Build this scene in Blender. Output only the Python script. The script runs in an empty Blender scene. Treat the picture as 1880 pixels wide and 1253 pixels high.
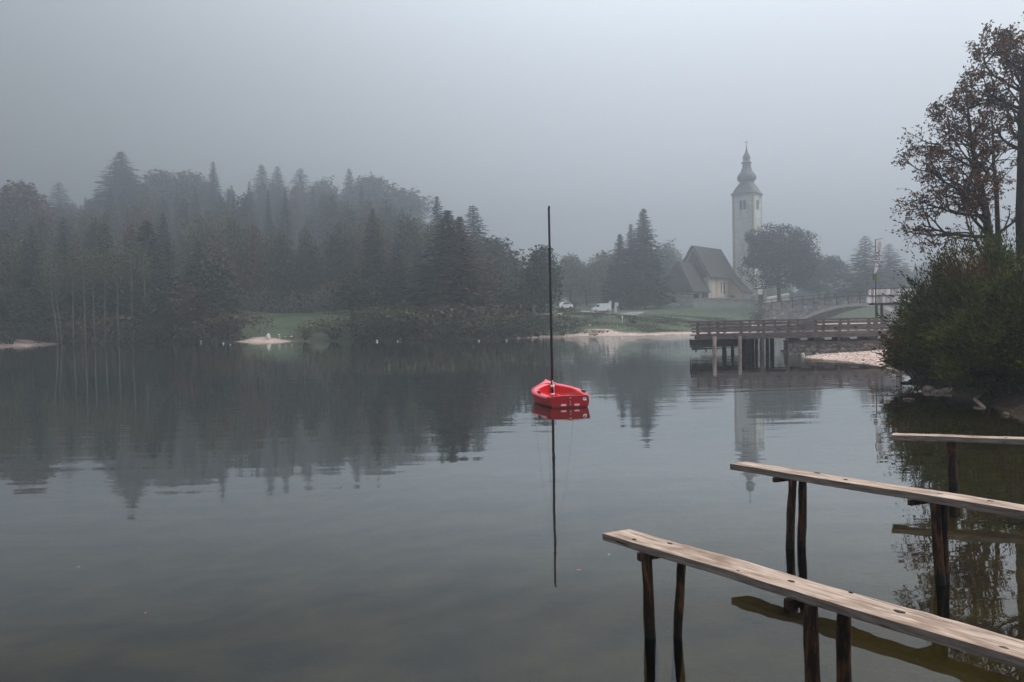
import bpy, math, random
import numpy as np
from mathutils import Vector, Matrix

R = math.radians
scene = bpy.context.scene
COL = scene.collection

# ------------------------------------------------------------------ camera
FPX = 1462.0                      # focal length in photo pixels (28 mm on a 36 mm frame)
CAMH = 2.6                        # eye height above the lake
PITCH, ROLL = R(1.63), R(1.1)
F0 = Vector((0, math.cos(PITCH), -math.sin(PITCH)))
U0 = Vector((0, math.sin(PITCH), math.cos(PITCH)))
R0 = Vector((1, 0, 0))
RT = math.cos(ROLL) * R0 - math.sin(ROLL) * U0
UP = math.cos(ROLL) * U0 + math.sin(ROLL) * R0
cam_data = bpy.data.cameras.new('camera')
cam_data.lens = 28.0
cam_data.sensor_width = 36.0
cam_data.clip_start = 0.1
cam_data.clip_end = 5000
cam = bpy.data.objects.new('camera', cam_data)
COL.objects.link(cam)
M4 = Matrix((RT, UP, -F0)).transposed().to_4x4()
M4.translation = Vector((0, 0, CAMH))
cam.matrix_world = M4
scene.camera = cam


def ray(px, py):
    return F0 + RT * ((px - 940) / FPX) + UP * ((626.5 - py) / FPX)


def W(px, py, z=0.0):
    d = ray(px, py)
    t = (z - CAMH) / d.z
    return Vector((d.x * t, d.y * t, z))


def at(px, py, Y):
    d = ray(px, py)
    t = Y / d.y
    return Vector((d.x * t, Y, CAMH + d.z * t))


# ------------------------------------------------------------------ world, sun, exposure
SKY_LOW, SKY_HIGH = 0.69, 2.0
SUN_EL, SUN_AZ = R(48), R(75)     # azimuth clockwise from +Y (to the right of the view)
world = bpy.data.worlds.new('World')
scene.world = world
world.use_nodes = True
wn, wl = world.node_tree.nodes, world.node_tree.links
wn.clear()
sky = wn.new('ShaderNodeTexSky')
sky.sky_type = 'NISHITA'
sky.sun_disc = False
sky.sun_elevation = SUN_EL
sky.sun_rotation = SUN_AZ
sky.dust_density = 4.0
sky.air_density = 1.2
hs = wn.new('ShaderNodeHueSaturation')
hs.inputs['Saturation'].default_value = 0.22
wl.new(sky.outputs[0], hs.inputs['Color'])
# overcast: the cloud is thinner (brighter) to the right of the view and thick to the left
tc = wn.new('ShaderNodeTexCoord')
dot = wn.new('ShaderNodeVectorMath'); dot.operation = 'DOT_PRODUCT'
dot.inputs[1].default_value = (0.94, 0.25, 0.22)
wl.new(tc.outputs['Generated'], dot.inputs[0])
mr = wn.new('ShaderNodeMapRange')
mr.inputs['From Min'].default_value = -0.45
mr.inputs['From Max'].default_value = 0.50
mr.inputs['To Min'].default_value = 0.50
mr.inputs['To Max'].default_value = 1.15
mr.interpolation_type = 'SMOOTHSTEP'
wl.new(dot.outputs['Value'], mr.inputs['Value'])
cloud = wn.new('ShaderNodeMixRGB'); cloud.blend_type = 'MIX'
cloud.inputs[0].default_value = 0.75
cloud.inputs[2].default_value = (6.3, 6.88, 7.4, 1)
wl.new(hs.outputs[0], cloud.inputs[1])
# a full overcast is about three times brighter overhead than near the horizon
sepw = wn.new('ShaderNodeSeparateXYZ'); wl.new(tc.outputs['Generated'], sepw.inputs[0])
zen = wn.new('ShaderNodeMapRange'); zen.interpolation_type = 'SMOOTHSTEP'
zen.inputs['From Min'].default_value = 0.22; zen.inputs['From Max'].default_value = 0.85
zen.inputs['To Min'].default_value = SKY_LOW; zen.inputs['To Max'].default_value = SKY_HIGH
wl.new(sepw.outputs[2], zen.inputs['Value'])
gain = wn.new('ShaderNodeMath'); gain.operation = 'MULTIPLY'
wl.new(mr.outputs[0], gain.inputs[0]); wl.new(zen.outputs[0], gain.inputs[1])
mul = wn.new('ShaderNodeVectorMath'); mul.operation = 'SCALE'
wl.new(cloud.outputs[0], mul.inputs[0])
wl.new(gain.outputs[0], mul.inputs['Scale'])
bg = wn.new('ShaderNodeBackground')
bg.inputs['Strength'].default_value = 0.13
wl.new(mul.outputs[0], bg.inputs['Color'])
wo = wn.new('ShaderNodeOutputWorld')
wl.new(bg.outputs[0], wo.inputs['Surface'])

sun_d = bpy.data.lights.new('sun', 'SUN')
sun_d.energy = 1.2
sun_d.angle = R(35)
sun_d.color = (1.0, 0.96, 0.9)
sun = bpy.data.objects.new('sun', sun_d)
COL.objects.link(sun)
sd = Vector((math.sin(SUN_AZ) * math.cos(SUN_EL), math.cos(SUN_AZ) * math.cos(SUN_EL), math.sin(SUN_EL)))
sun.rotation_euler = (-sd).to_track_quat('-Z', 'Y').to_euler()
sun.location = sd * 200

vs = scene.view_settings
vs.view_transform = 'Standard'
vs.look = 'None'
vs.gamma = 1
vs.exposure = 0.45
vs.use_curve_mapping = False
scene.cycles.use_denoising = True
scene.cycles.max_bounces = 8
scene.cycles.transparent_max_bounces = 16
scene.cycles.volume_bounces = 1
scene.cycles.diffuse_bounces = 2
scene.cycles.glossy_bounces = 3
scene.cycles.sample_clamp_indirect = 4.0

HAZE_DENSITY = 0.0033

# ------------------------------------------------------------------ materials


def mat(name, col, col2=None, rough=0.8, scale=5.0, bump=0.0, detail=4, island=0.0, stretch=None, spec=0.3,
        metallic=0.0, trans=0.0, coord='Object', ramp=(0.35, 0.65), coat=0.0, bscale=None):
    """procedural material: two colours mixed by noise, optional per-island value change, optional bump"""
    m = bpy.data.materials.new(name)
    m.use_nodes = True
    n, l = m.node_tree.nodes, m.node_tree.links
    p = n['Principled BSDF']
    p.inputs['Roughness'].default_value = rough
    p.inputs['Specular IOR Level'].default_value = spec
    p.inputs['Metallic'].default_value = metallic
    if coat:
        p.inputs['Coat Weight'].default_value = coat
        p.inputs['Coat Roughness'].default_value = 0.12
    t = n.new('ShaderNodeTexCoord')
    mp = n.new('ShaderNodeMapping')
    if stretch:
        mp.inputs['Scale'].default_value = stretch
    l.new(t.outputs[coord], mp.inputs['Vector'])
    no = n.new('ShaderNodeTexNoise')
    no.inputs['Scale'].default_value = scale
    no.inputs['Detail'].default_value = detail
    no.inputs['Roughness'].default_value = 0.62
    l.new(mp.outputs[0], no.inputs['Vector'])
    cr = n.new('ShaderNodeValToRGB')
    cr.color_ramp.elements[0].position, cr.color_ramp.elements[1].position = ramp
    cr.color_ramp.elements[0].color = (*col, 1)
    cr.color_ramp.elements[1].color = (*(col2 or col), 1)
    l.new(no.outputs['Fac'], cr.inputs['Fac'])
    out = cr.outputs['Color']
    if island:
        g = n.new('ShaderNodeNewGeometry')
        m2 = n.new('ShaderNodeMapRange')
        m2.inputs['To Min'].default_value = 1 - island
        m2.inputs['To Max'].default_value = 1 + island
        l.new(g.outputs['Random Per Island'], m2.inputs['Value'])
        sc = n.new('ShaderNodeVectorMath'); sc.operation = 'SCALE'
        l.new(out, sc.inputs[0]); l.new(m2.outputs[0], sc.inputs['Scale'])
        out = sc.outputs[0]
    l.new(out, p.inputs['Base Color'])
    if bump:
        b = n.new('ShaderNodeBump')
        b.inputs['Strength'].default_value = bump
        b.inputs['Distance'].default_value = 0.02
        src = no
        if bscale:
            src = n.new('ShaderNodeTexNoise')
            src.inputs['Scale'].default_value = bscale
            src.inputs['Detail'].default_value = 5
            l.new(mp.outputs[0], src.inputs['Vector'])
        l.new(src.outputs['Fac'], b.inputs['Height'])
        l.new(b.outputs[0], p.inputs['Normal'])
    if trans:
        o = n['Material Output']
        tr = n.new('ShaderNodeBsdfTranslucent')
        l.new(out, tr.inputs['Color'])
        mx = n.new('ShaderNodeMixShader')
        mx.inputs[0].default_value = trans
        l.new(p.outputs[0], mx.inputs[1]); l.new(tr.outputs[0], mx.inputs[2])
        l.new(mx.outputs[0], o.inputs['Surface'])
    return m


def brickmat(name, c1, c2, mortar, scale, rough=0.9, noise=0.5, bump=0.4, w=0.5, h=0.25):
    m = mat(name, c1, c2, rough=rough, scale=scale * 0.6, bump=0)
    n, l = m.node_tree.nodes, m.node_tree.links
    p = n['Principled BSDF']
    vo = n.new('ShaderNodeTexVoronoi'); vo.feature = 'DISTANCE_TO_EDGE'
    vo.inputs['Scale'].default_value = scale
    v2 = n.new('ShaderNodeTexVoronoi'); v2.inputs['Scale'].default_value = scale
    mpn = [x for x in n if x.bl_idname == 'ShaderNodeMapping'][0]
    mpn.inputs['Scale'].default_value = (1, 1, 1.7)
    l.new(mpn.outputs[0], vo.inputs['Vector']); l.new(mpn.outputs[0], v2.inputs['Vector'])
    cr = n.new('ShaderNodeValToRGB')
    cr.color_ramp.elements[0].position, cr.color_ramp.elements[1].position = 0.02, 0.09
    l.new(vo.outputs['Distance'], cr.inputs['Fac'])
    bw = n.new('ShaderNodeRGBToBW'); l.new(v2.outputs['Color'], bw.inputs[0])
    mm = n.new('ShaderNodeMapRange'); mm.inputs['To Min'].default_value = 1 - noise; mm.inputs['To Max'].default_value = 1 + noise
    l.new(bw.outputs[0], mm.inputs['Value'])
    base = p.inputs['Base Color'].links[0].from_socket
    sc = n.new('ShaderNodeVectorMath'); sc.operation = 'SCALE'
    l.new(base, sc.inputs[0]); l.new(mm.outputs[0], sc.inputs['Scale'])
    mx = n.new('ShaderNodeMixRGB'); mx.inputs[1].default_value = (*mortar, 1)
    l.new(cr.outputs['Color'], mx.inputs[0]); l.new(sc.outputs[0], mx.inputs[2])
    l.new(mx.outputs[0], p.inputs['Base Color'])
    b = n.new('ShaderNodeBump'); b.inputs['Strength'].default_value = bump; b.inputs['Distance'].default_value = 0.05
    l.new(cr.outputs['Color'], b.inputs['Height']); l.new(b.outputs[0], p.inputs['Normal'])
    return m


MT = {}
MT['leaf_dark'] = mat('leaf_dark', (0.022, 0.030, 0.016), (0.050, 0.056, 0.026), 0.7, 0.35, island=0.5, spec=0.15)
MT['leaf_spruce'] = mat('leaf_spruce', (0.016, 0.026, 0.018), (0.036, 0.052, 0.030), 0.75, 0.5, island=0.4, spec=0.1)
MT['grass_tuft'] = mat('grass_tuft', (0.06, 0.075, 0.035), (0.12, 0.11, 0.055), 0.8, 0.3, island=0.4, spec=0.1)
MT['leaf_olive'] = mat('leaf_olive', (0.05, 0.055, 0.022), (0.10, 0.085, 0.035), 0.7, 0.35, island=0.5, spec=0.15)
MT['leaf_rust'] = mat('leaf_rust', (0.06, 0.036, 0.018), (0.10, 0.062, 0.03), 0.7, 0.4, island=0.5, spec=0.15)
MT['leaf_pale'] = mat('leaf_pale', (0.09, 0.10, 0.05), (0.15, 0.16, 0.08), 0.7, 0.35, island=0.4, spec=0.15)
MT['leaf_near'] = mat('leaf_near', (0.007, 0.011, 0.002), (0.085, 0.098, 0.008), 0.7, 0.9, island=0.6, spec=0.08, trans=0.15)
MT['leaf_near_brown'] = mat('leaf_near_brown', (0.035, 0.024, 0.008), (0.15, 0.075, 0.020), 0.7, 1.1, island=0.6, spec=0.08, trans=0.15)
MT['leaf_autumn'] = mat('leaf_autumn', (0.050, 0.024, 0.012), (0.19, 0.085, 0.028), 0.7, 1.3, island=0.6, spec=0.08, trans=0.15)
MT['bark'] = mat('bark', (0.018, 0.013, 0.009), (0.045, 0.032, 0.023), 0.9, 3, spec=0.08, bump=0.5, stretch=(3, 3, 0.6))
MT['bark_pale'] = mat('bark_pale', (0.09, 0.085, 0.08), (0.20, 0.19, 0.175), 0.85, 2, stretch=(1, 1, 3))
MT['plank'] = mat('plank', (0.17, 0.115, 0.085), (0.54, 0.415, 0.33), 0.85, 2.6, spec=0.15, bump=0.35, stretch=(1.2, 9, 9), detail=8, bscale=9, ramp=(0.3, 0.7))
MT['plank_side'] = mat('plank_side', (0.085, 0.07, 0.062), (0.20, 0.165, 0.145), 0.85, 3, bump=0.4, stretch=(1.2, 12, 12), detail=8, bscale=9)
MT['post'] = mat('post', (0.008, 0.005, 0.003), (0.15, 0.058, 0.022), 0.75, 9, bump=0.8, stretch=(3, 3, 0.55), detail=8, ramp=(0.48, 0.80), spec=0.15)
MT['knot'] = mat('knot', (0.02, 0.012, 0.008), (0.06, 0.035, 0.02), 0.8, 40)
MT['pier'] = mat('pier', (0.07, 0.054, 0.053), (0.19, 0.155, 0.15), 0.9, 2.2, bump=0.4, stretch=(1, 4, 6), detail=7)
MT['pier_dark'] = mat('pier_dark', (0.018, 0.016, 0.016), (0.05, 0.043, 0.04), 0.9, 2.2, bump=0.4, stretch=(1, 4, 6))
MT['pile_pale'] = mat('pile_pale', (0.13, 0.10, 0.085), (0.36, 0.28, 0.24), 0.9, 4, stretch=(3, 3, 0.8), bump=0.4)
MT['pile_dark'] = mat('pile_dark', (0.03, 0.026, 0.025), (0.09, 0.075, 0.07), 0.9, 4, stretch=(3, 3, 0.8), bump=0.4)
MT['shingle'] = mat('shingle', (0.11, 0.095, 0.095), (0.40, 0.355, 0.35), 0.9, 7, island=0.55, stretch=(1, 0.05, 0.05), detail=6, bump=0.4, ramp=(0.3, 0.7))
MT['stone'] = brickmat('stone', (0.13, 0.115, 0.11), (0.25, 0.20, 0.18), (0.07, 0.07, 0.068), 3.0)
MT['rubble'] = brickmat('rubble', (0.20, 0.19, 0.185), (0.40, 0.385, 0.375), (0.24, 0.24, 0.235), 1.5, bump=0.3)
MT['rock'] = mat('rock', (0.10, 0.085, 0.075), (0.34, 0.27, 0.23), 0.9, 3.5, bump=0.6, bscale=12)
MT['rock_pale'] = mat('rock_pale', (0.42, 0.36, 0.32), (0.62, 0.56, 0.52), 0.9, 3.5, bump=0.5, bscale=12)
MT['rock_dark'] = mat('rock_dark', (0.045, 0.035, 0.028), (0.11, 0.08, 0.06), 0.9, 3.5, bump=0.5, bscale=12)
MT['pebble'] = mat('pebble', (0.36, 0.25, 0.21), (0.56, 0.43, 0.37), 0.9, 1.0, island=0.45)
MT['red'] = mat('red', (0.55, 0.003, 0.008), (0.65, 0.006, 0.012), 0.4, 2, spec=0.3)
MT['red_hull'] = mat('red_hull', (0.27, 0.001, 0.004), (0.34, 0.003, 0.007), 0.45, 2, spec=0.2)
MT['red_deck'] = mat('red_deck', (0.76, 0.035, 0.050), (0.84, 0.06, 0.08), 0.35, 2, spec=0.5, coat=0.4)
MT['black'] = mat('black', (0.006, 0.006, 0.007), (0.014, 0.014, 0.015), 0.5, 8)
MT['steel'] = mat('steel', (0.35, 0.35, 0.36), (0.5, 0.5, 0.5), 0.35, 8, metallic=0.8)
MT['wire'] = mat('wire', (0.10, 0.10, 0.10), (0.16, 0.16, 0.16), 0.5, 8)
MT['white'] = mat('white', (0.72, 0.71, 0.70), (0.82, 0.81, 0.80), 0.6, 3)
MT['buoy'] = mat('buoy', (0.30, 0.30, 0.30), (0.42, 0.42, 0.42), 0.7, 6)
MT['leaf_fallen'] = mat('leaf_fallen', (0.30, 0.10, 0.07), (0.40, 0.16, 0.10), 0.8, 30)
MT['pink'] = mat('pink', (0.80, 0.30, 0.32), (0.85, 0.42, 0.43), 0.5, 12)
MT['blue'] = mat('blue', (0.02, 0.12, 0.34), (0.05, 0.2, 0.42), 0.5, 30)
MT['plaster'] = mat('plaster', (0.42, 0.40, 0.36), (0.54, 0.51, 0.46), 0.95, 0.8, detail=6)
MT['plaster_tower'] = mat('plaster_tower', (0.52, 0.515, 0.50), (0.64, 0.63, 0.61), 0.95, 0.5, detail=6)
MT['plaster_warm'] = mat('plaster_warm', (0.50, 0.41, 0.31), (0.62, 0.54, 0.43), 0.95, 0.9, detail=6)
MT['plaster_rose'] = mat('plaster_rose', (0.50, 0.33, 0.25), (0.58, 0.42, 0.33), 0.95, 0.9, detail=6)
MT['quoin'] = mat('quoin', (0.40, 0.33, 0.18), (0.46, 0.39, 0.24), 0.95, 2)
MT['roof'] = mat('roof', (0.028, 0.022, 0.022), (0.065, 0.052, 0.05), 0.9, 1.4, stretch=(2, 2, 5), detail=6, bump=0.5)
MT['spire'] = mat('spire', (0.07, 0.066, 0.068), (0.12, 0.115, 0.118), 0.7, 1.5)
MT['dark'] = mat('dark', (0.012, 0.012, 0.014), (0.03, 0.028, 0.028), 0.6, 3)
MT['wood_door'] = mat('wood_door', (0.05, 0.025, 0.02), (0.08, 0.045, 0.035), 0.8, 3, stretch=(6, 6, 0.5))
MT['wall_cap'] = mat('wall_cap', (0.07, 0.06, 0.06), (0.13, 0.11, 0.105), 0.9, 2)
MT['van'] = mat('van', (0.66, 0.67, 0.68), (0.74, 0.75, 0.76), 0.3, 1, spec=0.5, coat=0.5)
MT['glass'] = mat('glass', (0.02, 0.022, 0.025), (0.03, 0.032, 0.035), 0.08, 1, spec=0.6)
MT['tyre'] = mat('tyre', (0.012, 0.012, 0.012), (0.02, 0.02, 0.02), 0.9, 6)
MT['asphalt'] = mat('asphalt', (0.20, 0.20, 0.20), (0.30, 0.29, 0.28), 0.95, 1.5, bump=0.2)
MT['flag_white'] = mat('flag_white', (0.62, 0.60, 0.62), (0.72, 0.70, 0.72), 0.8, 2, trans=0.3)
MT['flag_green'] = mat('flag_green', (0.07, 0.12, 0.025), (0.12, 0.18, 0.04), 0.8, 6)
MT['flag_ink'] = mat('flag_ink', (0.012, 0.004, 0.012), (0.02, 0.008, 0.018), 0.8, 6)
MT['flag_grey'] = mat('flag_grey', (0.22, 0.22, 0.26), (0.28, 0.28, 0.32), 0.8, 6)
MT['twig'] = mat('twig', (0.05, 0.035, 0.022), (0.09, 0.065, 0.045), 0.9, 6)
MT['trunk_sawn'] = mat('trunk_sawn', (0.25, 0.18, 0.14), (0.36, 0.28, 0.22), 0.9, 6)



def add_cracks(m, stretch, lo, hi, col):
    """long dark splits and stains running with the grain"""
    n, l = m.node_tree.nodes, m.node_tree.links
    p = n['Principled BSDF']
    src = p.inputs['Base Color'].links[0].from_socket
    t = n.new('ShaderNodeTexCoord'); mp = n.new('ShaderNodeMapping'); mp.inputs['Scale'].default_value = stretch
    l.new(t.outputs['Object'], mp.inputs['Vector'])
    no = n.new('ShaderNodeTexNoise'); no.inputs['Scale'].default_value = 3.0; no.inputs['Detail'].default_value = 3; no.inputs['Distortion'].default_value = 0.4
    l.new(mp.outputs[0], no.inputs['Vector'])
    r = n.new('ShaderNodeMapRange'); r.inputs['From Min'].default_value = lo; r.inputs['From Max'].default_value = hi
    l.new(no.outputs['Fac'], r.inputs['Value'])
    mx = n.new('ShaderNodeMixRGB'); mx.inputs[1].default_value = (*col, 1)
    l.new(r.outputs[0], mx.inputs[0]); l.new(src, mx.inputs[2]); l.new(mx.outputs[0], p.inputs['Base Color'])


def add_band(m, z0, z1, col):
    """wet, algae-dark wood up to the height the lake laps to"""
    n, l = m.node_tree.nodes, m.node_tree.links
    p = n['Principled BSDF']
    src = p.inputs['Base Color'].links[0].from_socket
    t = n.new('ShaderNodeTexCoord'); sp = n.new('ShaderNodeSeparateXYZ'); l.new(t.outputs['Object'], sp.inputs[0])
    no = n.new('ShaderNodeTexNoise'); no.inputs['Scale'].default_value = 18; l.new(t.outputs['Object'], no.inputs['Vector'])
    ma = n.new('ShaderNodeMath'); ma.operation = 'MULTIPLY_ADD'; ma.inputs[1].default_value = 0.08
    l.new(no.outputs['Fac'], ma.inputs[0]); l.new(sp.outputs[2], ma.inputs[2])
    r = n.new('ShaderNodeMapRange'); r.inputs['From Min'].default_value = z0; r.inputs['From Max'].default_value = z1
    l.new(ma.outputs[0], r.inputs['Value'])
    mx = n.new('ShaderNodeMixRGB'); mx.inputs[1].default_value = (*col, 1)
    l.new(r.outputs[0], mx.inputs[0]); l.new(src, mx.inputs[2]); l.new(mx.outputs[0], p.inputs['Base Color'])


add_cracks(MT['plank'], (0.35, 22, 22), 0.30, 0.36, (0.05, 0.032, 0.022))
add_cracks(MT['plank'], (0.8, 2.2, 2), 0.28, 0.50, (0.20, 0.13, 0.095))
add_cracks(MT['plank_side'], (0.5, 25, 25), 0.33, 0.38, (0.02, 0.015, 0.012))
add_band(MT['post'], 0.10, 0.14, (0.006, 0.006, 0.004))
add_band(MT['red_hull'], 0.06, 0.10, (0.09, 0.004, 0.006))
add_cracks(MT['red_hull'], (1.2, 1.2, 6), 0.27, 0.36, (0.16, 0.02, 0.02))
add_cracks(MT['plaster_tower'], (0.5, 0.5, 0.12), 0.30, 0.50, (0.36, 0.35, 0.33))

# ------------------------------------------------------------------ mesh helpers


class MB:
    def __init__(self):
        self.v, self.f, self.m, self.s = [], [], [], []

    def add(self, verts, faces, mi=0, smooth=False):
        o = len(self.v)
        self.v += [tuple(v) for v in verts]
        for f in faces:
            self.f.append([i + o for i in f]); self.m.append(mi); self.s.append(smooth)
        return self

    def box(self, c, size, rot=None, mi=0, taper=1.0):
        hx, hy, hz = size[0] / 2, size[1] / 2, size[2] / 2
        vs_ = [Vector((sx * hx * (taper if sz > 0 else 1), sy * hy * (taper if sz > 0 else 1), sz * hz))
               for sz in (-1, 1) for sy in (-1, 1) for sx in (-1, 1)]
        if rot is not None:
            vs_ = [rot @ v for v in vs_]
        c = Vector(c)
        return self.add([v + c for v in vs_], [(0, 2, 3, 1), (4, 5, 7, 6), (0, 1, 5, 4), (2, 6, 7, 3), (0, 4, 6, 2), (1, 3, 7, 5)], mi)

    def beam(self, a, b, w, h, mi=0, up=Vector((0, 0, 1))):
        a, b = Vector(a), Vector(b)
        d = (b - a); L = d.length; d.normalize()
        s = d.cross(up)
        if s.length < 1e-4:
            s = d.cross(Vector((0, 1, 0)))
        s.normalize(); u = s.cross(d)
        vs_ = []
        for p in (a, b):
            for (i, j) in ((-1, -1), (1, -1), (1, 1), (-1, 1)):
                vs_.append(p + s * (i * w / 2) + u * (j * h / 2))
        return self.add(vs_, [(0, 1, 2, 3), (7, 6, 5, 4), (0, 4, 5, 1), (1, 5, 6, 2), (2, 6, 7, 3), (3, 7, 4, 0)], mi)

    def tube(self, pts, rad, n=8, mi=0, cap=True, smooth=True, wob=0.0, rng=None):
        pts = [Vector(p) for p in pts]
        if not hasattr(rad, '__len__'):
            rad = [rad] * len(pts)
        vs_, fs = [], []
        ref = Vector((0.3, 0.2, 0.9)).normalized()
        for i, p in enumerate(pts):
            d = (pts[min(i + 1, len(pts) - 1)] - pts[max(i - 1, 0)]).normalized()
            s = d.cross(ref)
            if s.length < 0.05:
                s = d.cross(Vector((1, 0, 0)))
            s.normalize(); u = s.cross(d)
            for k in range(n):
                a = 2 * math.pi * k / n
                r = rad[i] * (1 + (rng.uniform(-wob, wob) if rng else 0))
                vs_.append(p + s * (math.cos(a) * r) + u * (math.sin(a) * r))
        for i in range(len(pts) - 1):
            for k in range(n):
                a, b = i * n + k, i * n + (k + 1) % n
                fs.append((a, b, b + n, a + n))
        if cap:
            fs.append(tuple(range(n - 1, -1, -1)))
            fs.append(tuple((len(pts) - 1) * n + k for k in range(n)))
        return self.add(vs_, fs, mi, smooth)

    def build(self, name, mats, parent=None, loc=None):
        me = bpy.data.meshes.new(name)
        me.from_pydata(self.v, [], self.f)
        if not isinstance(mats, (list, tuple)):
            mats = [mats]
        for m in mats:
            me.materials.append(m)
        me.polygons.foreach_set('material_index', self.m)
        me.polygons.foreach_set('use_smooth', self.s)
        me.update()
        return link(name, me, parent, loc)


def link(name, me, parent=None, loc=None):
    o = bpy.data.objects.new(name, me)
    COL.objects.link(o)
    if parent is not None:
        o.parent = parent
    if loc is not None:
        o.location = loc
    return o


def tag(o, label=None, cat=None, group=None, kind=None):
    if label: o['label'] = label
    if cat: o['category'] = cat
    if group: o['group'] = group
    if kind: o['kind'] = kind
    return o


def thing(name, label, cat, loc=(0, 0, 0), rz=0.0, group=None):
    o = bpy.data.objects.new(name, None)
    o.empty_display_size = 0.3
    COL.objects.link(o)
    o.location = loc
    o.rotation_euler = (0, 0, rz)
    return tag(o, label, cat, group)


def npmesh(name, V, F, mats, mi=None, smooth=False):
    """V (n,3) float, F (m,4) int quads"""
    me = bpy.data.meshes.new(name)
    me.vertices.add(len(V)); me.vertices.foreach_set('co', np.asarray(V, np.float32).ravel())
    me.loops.add(F.size); me.loops.foreach_set('vertex_index', F.astype(np.int32).ravel())
    me.polygons.add(len(F))
    me.polygons.foreach_set('loop_start', np.arange(0, F.size, F.shape[1], dtype=np.int32))
    me.polygons.foreach_set('loop_total', np.full(len(F), F.shape[1], np.int32))
    for m in mats:
        me.materials.append(m)
    if mi is not None:
        me.polygons.foreach_set('material_index', np.asarray(mi, np.int32))
    if smooth:
        me.polygons.foreach_set('use_smooth', np.ones(len(F), bool))
    me.update(calc_edges=True)
    me.validate()
    return me


# ------------------------------------------------------------------ terrain shape
def px_shore(lst):
    return [tuple(W(px, py, 0.0))[:2] for px, py in lst]


LAKE = px_shore([(0, 637), (60, 634.5), (110, 632), (230, 631.5), (330, 630), (440, 628), (500, 628), (560, 627), (640, 627), (760, 625.5),
                 (860, 624), (945, 621.5), (1010, 619.5), (1060, 618), (1130, 616.8), (1200, 615.5), (1280, 613.5), (1400, 609)])
BR_A = at(1395, 565, 150); BR_A.z = 0
BR_D = Vector((0.64, -0.768, 0)); BR_N = Vector((0.768, 0.64, 0))


def brp(s, d):
    p = BR_A + BR_D * s + BR_N * d
    return (p.x, p.y)


LAKE += [brp(6, -5), brp(6, 8), brp(14, 17), brp(60, 40), brp(70, 22), brp(31, 8), brp(31, -3),
         (68, 98), (47, 66), (35, 54.5)]
LAKE += px_shore([(1640, 646), (1560, 650), (1480, 654), (1475, 657), (1545, 663), (1600, 669), (1650, 676), (1672, 693), (1688, 711), (1745, 722), (1810, 741), (1880, 772)])
LAKE += [(11.2, 15.5), (9.6, 11.5), (7.8, 7.5), (6.0, 3.0), (3.4, 0.2), (0, -0.8), (-6, -1.4), (-20, -4), (-60, -10), (-140, -6), (-190, 30), (-160, 85)]
LK = np.array(LAKE)


def lake_sd(P):
    """signed distance to the lake outline: negative inside the water"""
    P = np.asarray(P, float).reshape(-1, 2)
    A = LK; B = np.roll(LK, -1, 0)
    dmin = np.full(len(P), 1e9); inside = np.zeros(len(P), bool)
    for a, b in zip(A, B):
        ab = b - a
        t = np.clip(((P - a) @ ab) / (ab @ ab), 0, 1)
        d = np.hypot(*(P - (a + t[:, None] * ab)).T)
        dmin = np.minimum(dmin, d)
        c = (a[1] > P[:, 1]) != (b[1] > P[:, 1])
        with np.errstate(divide='ignore', invalid='ignore'):
            xi = a[0] + (P[:, 1] - a[1]) * ab[0] / (ab[1] if ab[1] != 0 else 1e-9)
        inside ^= c & (P[:, 0] < xi)
    return np.where(inside, -dmin, dmin)


def sstep(x, a, b):
    t = np.clip((x - a) / (b - a), 0, 1)
    return t * t * (3 - 2 * t)


def vnoise(X, Y, s, seed=0):
    x, y = X * s + seed * 17.3, Y * s + seed * 7.1
    return (np.sin(x * 1.3 + 0.7 * np.sin(y * 1.1)) + np.sin(y * 1.7 + 0.9 * np.sin(x * 0.8)) + np.sin((x + y) * 0.9 + 1.3)) / 3


def ground_h(P):
    P = np.asarray(P, float).reshape(-1, 2)
    X, Y = P[:, 0], P[:, 1]
    s = lake_sd(P)
    u = X / np.maximum(Y, 1.0)
    far = sstep(Y, 85, 105)
    # far shore: bank rising to the road and churchyard; left: wooded hill
    bank = np.minimum(np.maximum(s, 0) * 0.112, 3.7 + 0.040 * np.maximum(s - 33, 0)); bank = np.minimum(bank, 6.6) + 0.25 * vnoise(X, Y, 0.15) * sstep(s, 3, 12)
    meadow = np.exp(-((u + 0.27) / 0.06) ** 2)
    hill = 0.00125 * np.maximum(s - (10 + 22 * meadow), 0) ** 2 * sstep(-u, 0.0, 0.17)
    hill = np.where(hill < 24, hill, 24 + 10 * (1 - np.exp(-(hill - 24) / 10))) * (1 - 0.8 * sstep(Y, 345, 460))
    hf = bank + hill + 0.5 * vnoise(X, Y, 0.08, 2) * sstep(s, 15, 40) * sstep(-u, 0, 0.1)
    # near right shore: gravel tongue by the pier, steeper bank under the shrubs
    near = 0.11 * np.maximum(s, 0) * sstep(Y, 33, 42) + (1 - sstep(Y, 33, 42)) * 1.9 * (1 - np.exp(-np.maximum(s, 0) / 2.6))
    near = np.minimum(near, 2.2) + 0.05 * vnoise(X, Y, 1.3, 4)* sstep(s, 0, 1)
    land = near * (1 - far) + hf * far
    bed = -(0.04 + 0.14 * np.maximum(-s, 0)); bed = np.maximum(bed, -2.6 + 0.2 * vnoise(X, Y, 0.3, 1))
    bed = np.where(Y < 60, bed, bed) + 0.035 * vnoise(X, Y, 2.1, 3) * sstep(-s, 0.2, 1.5)
    return np.where(s > 0, land, bed)


def gh(x, y):
    return float(ground_h([(x, y)])[0])
# ------------------------------------------------------------------ ground, water, haze


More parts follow.
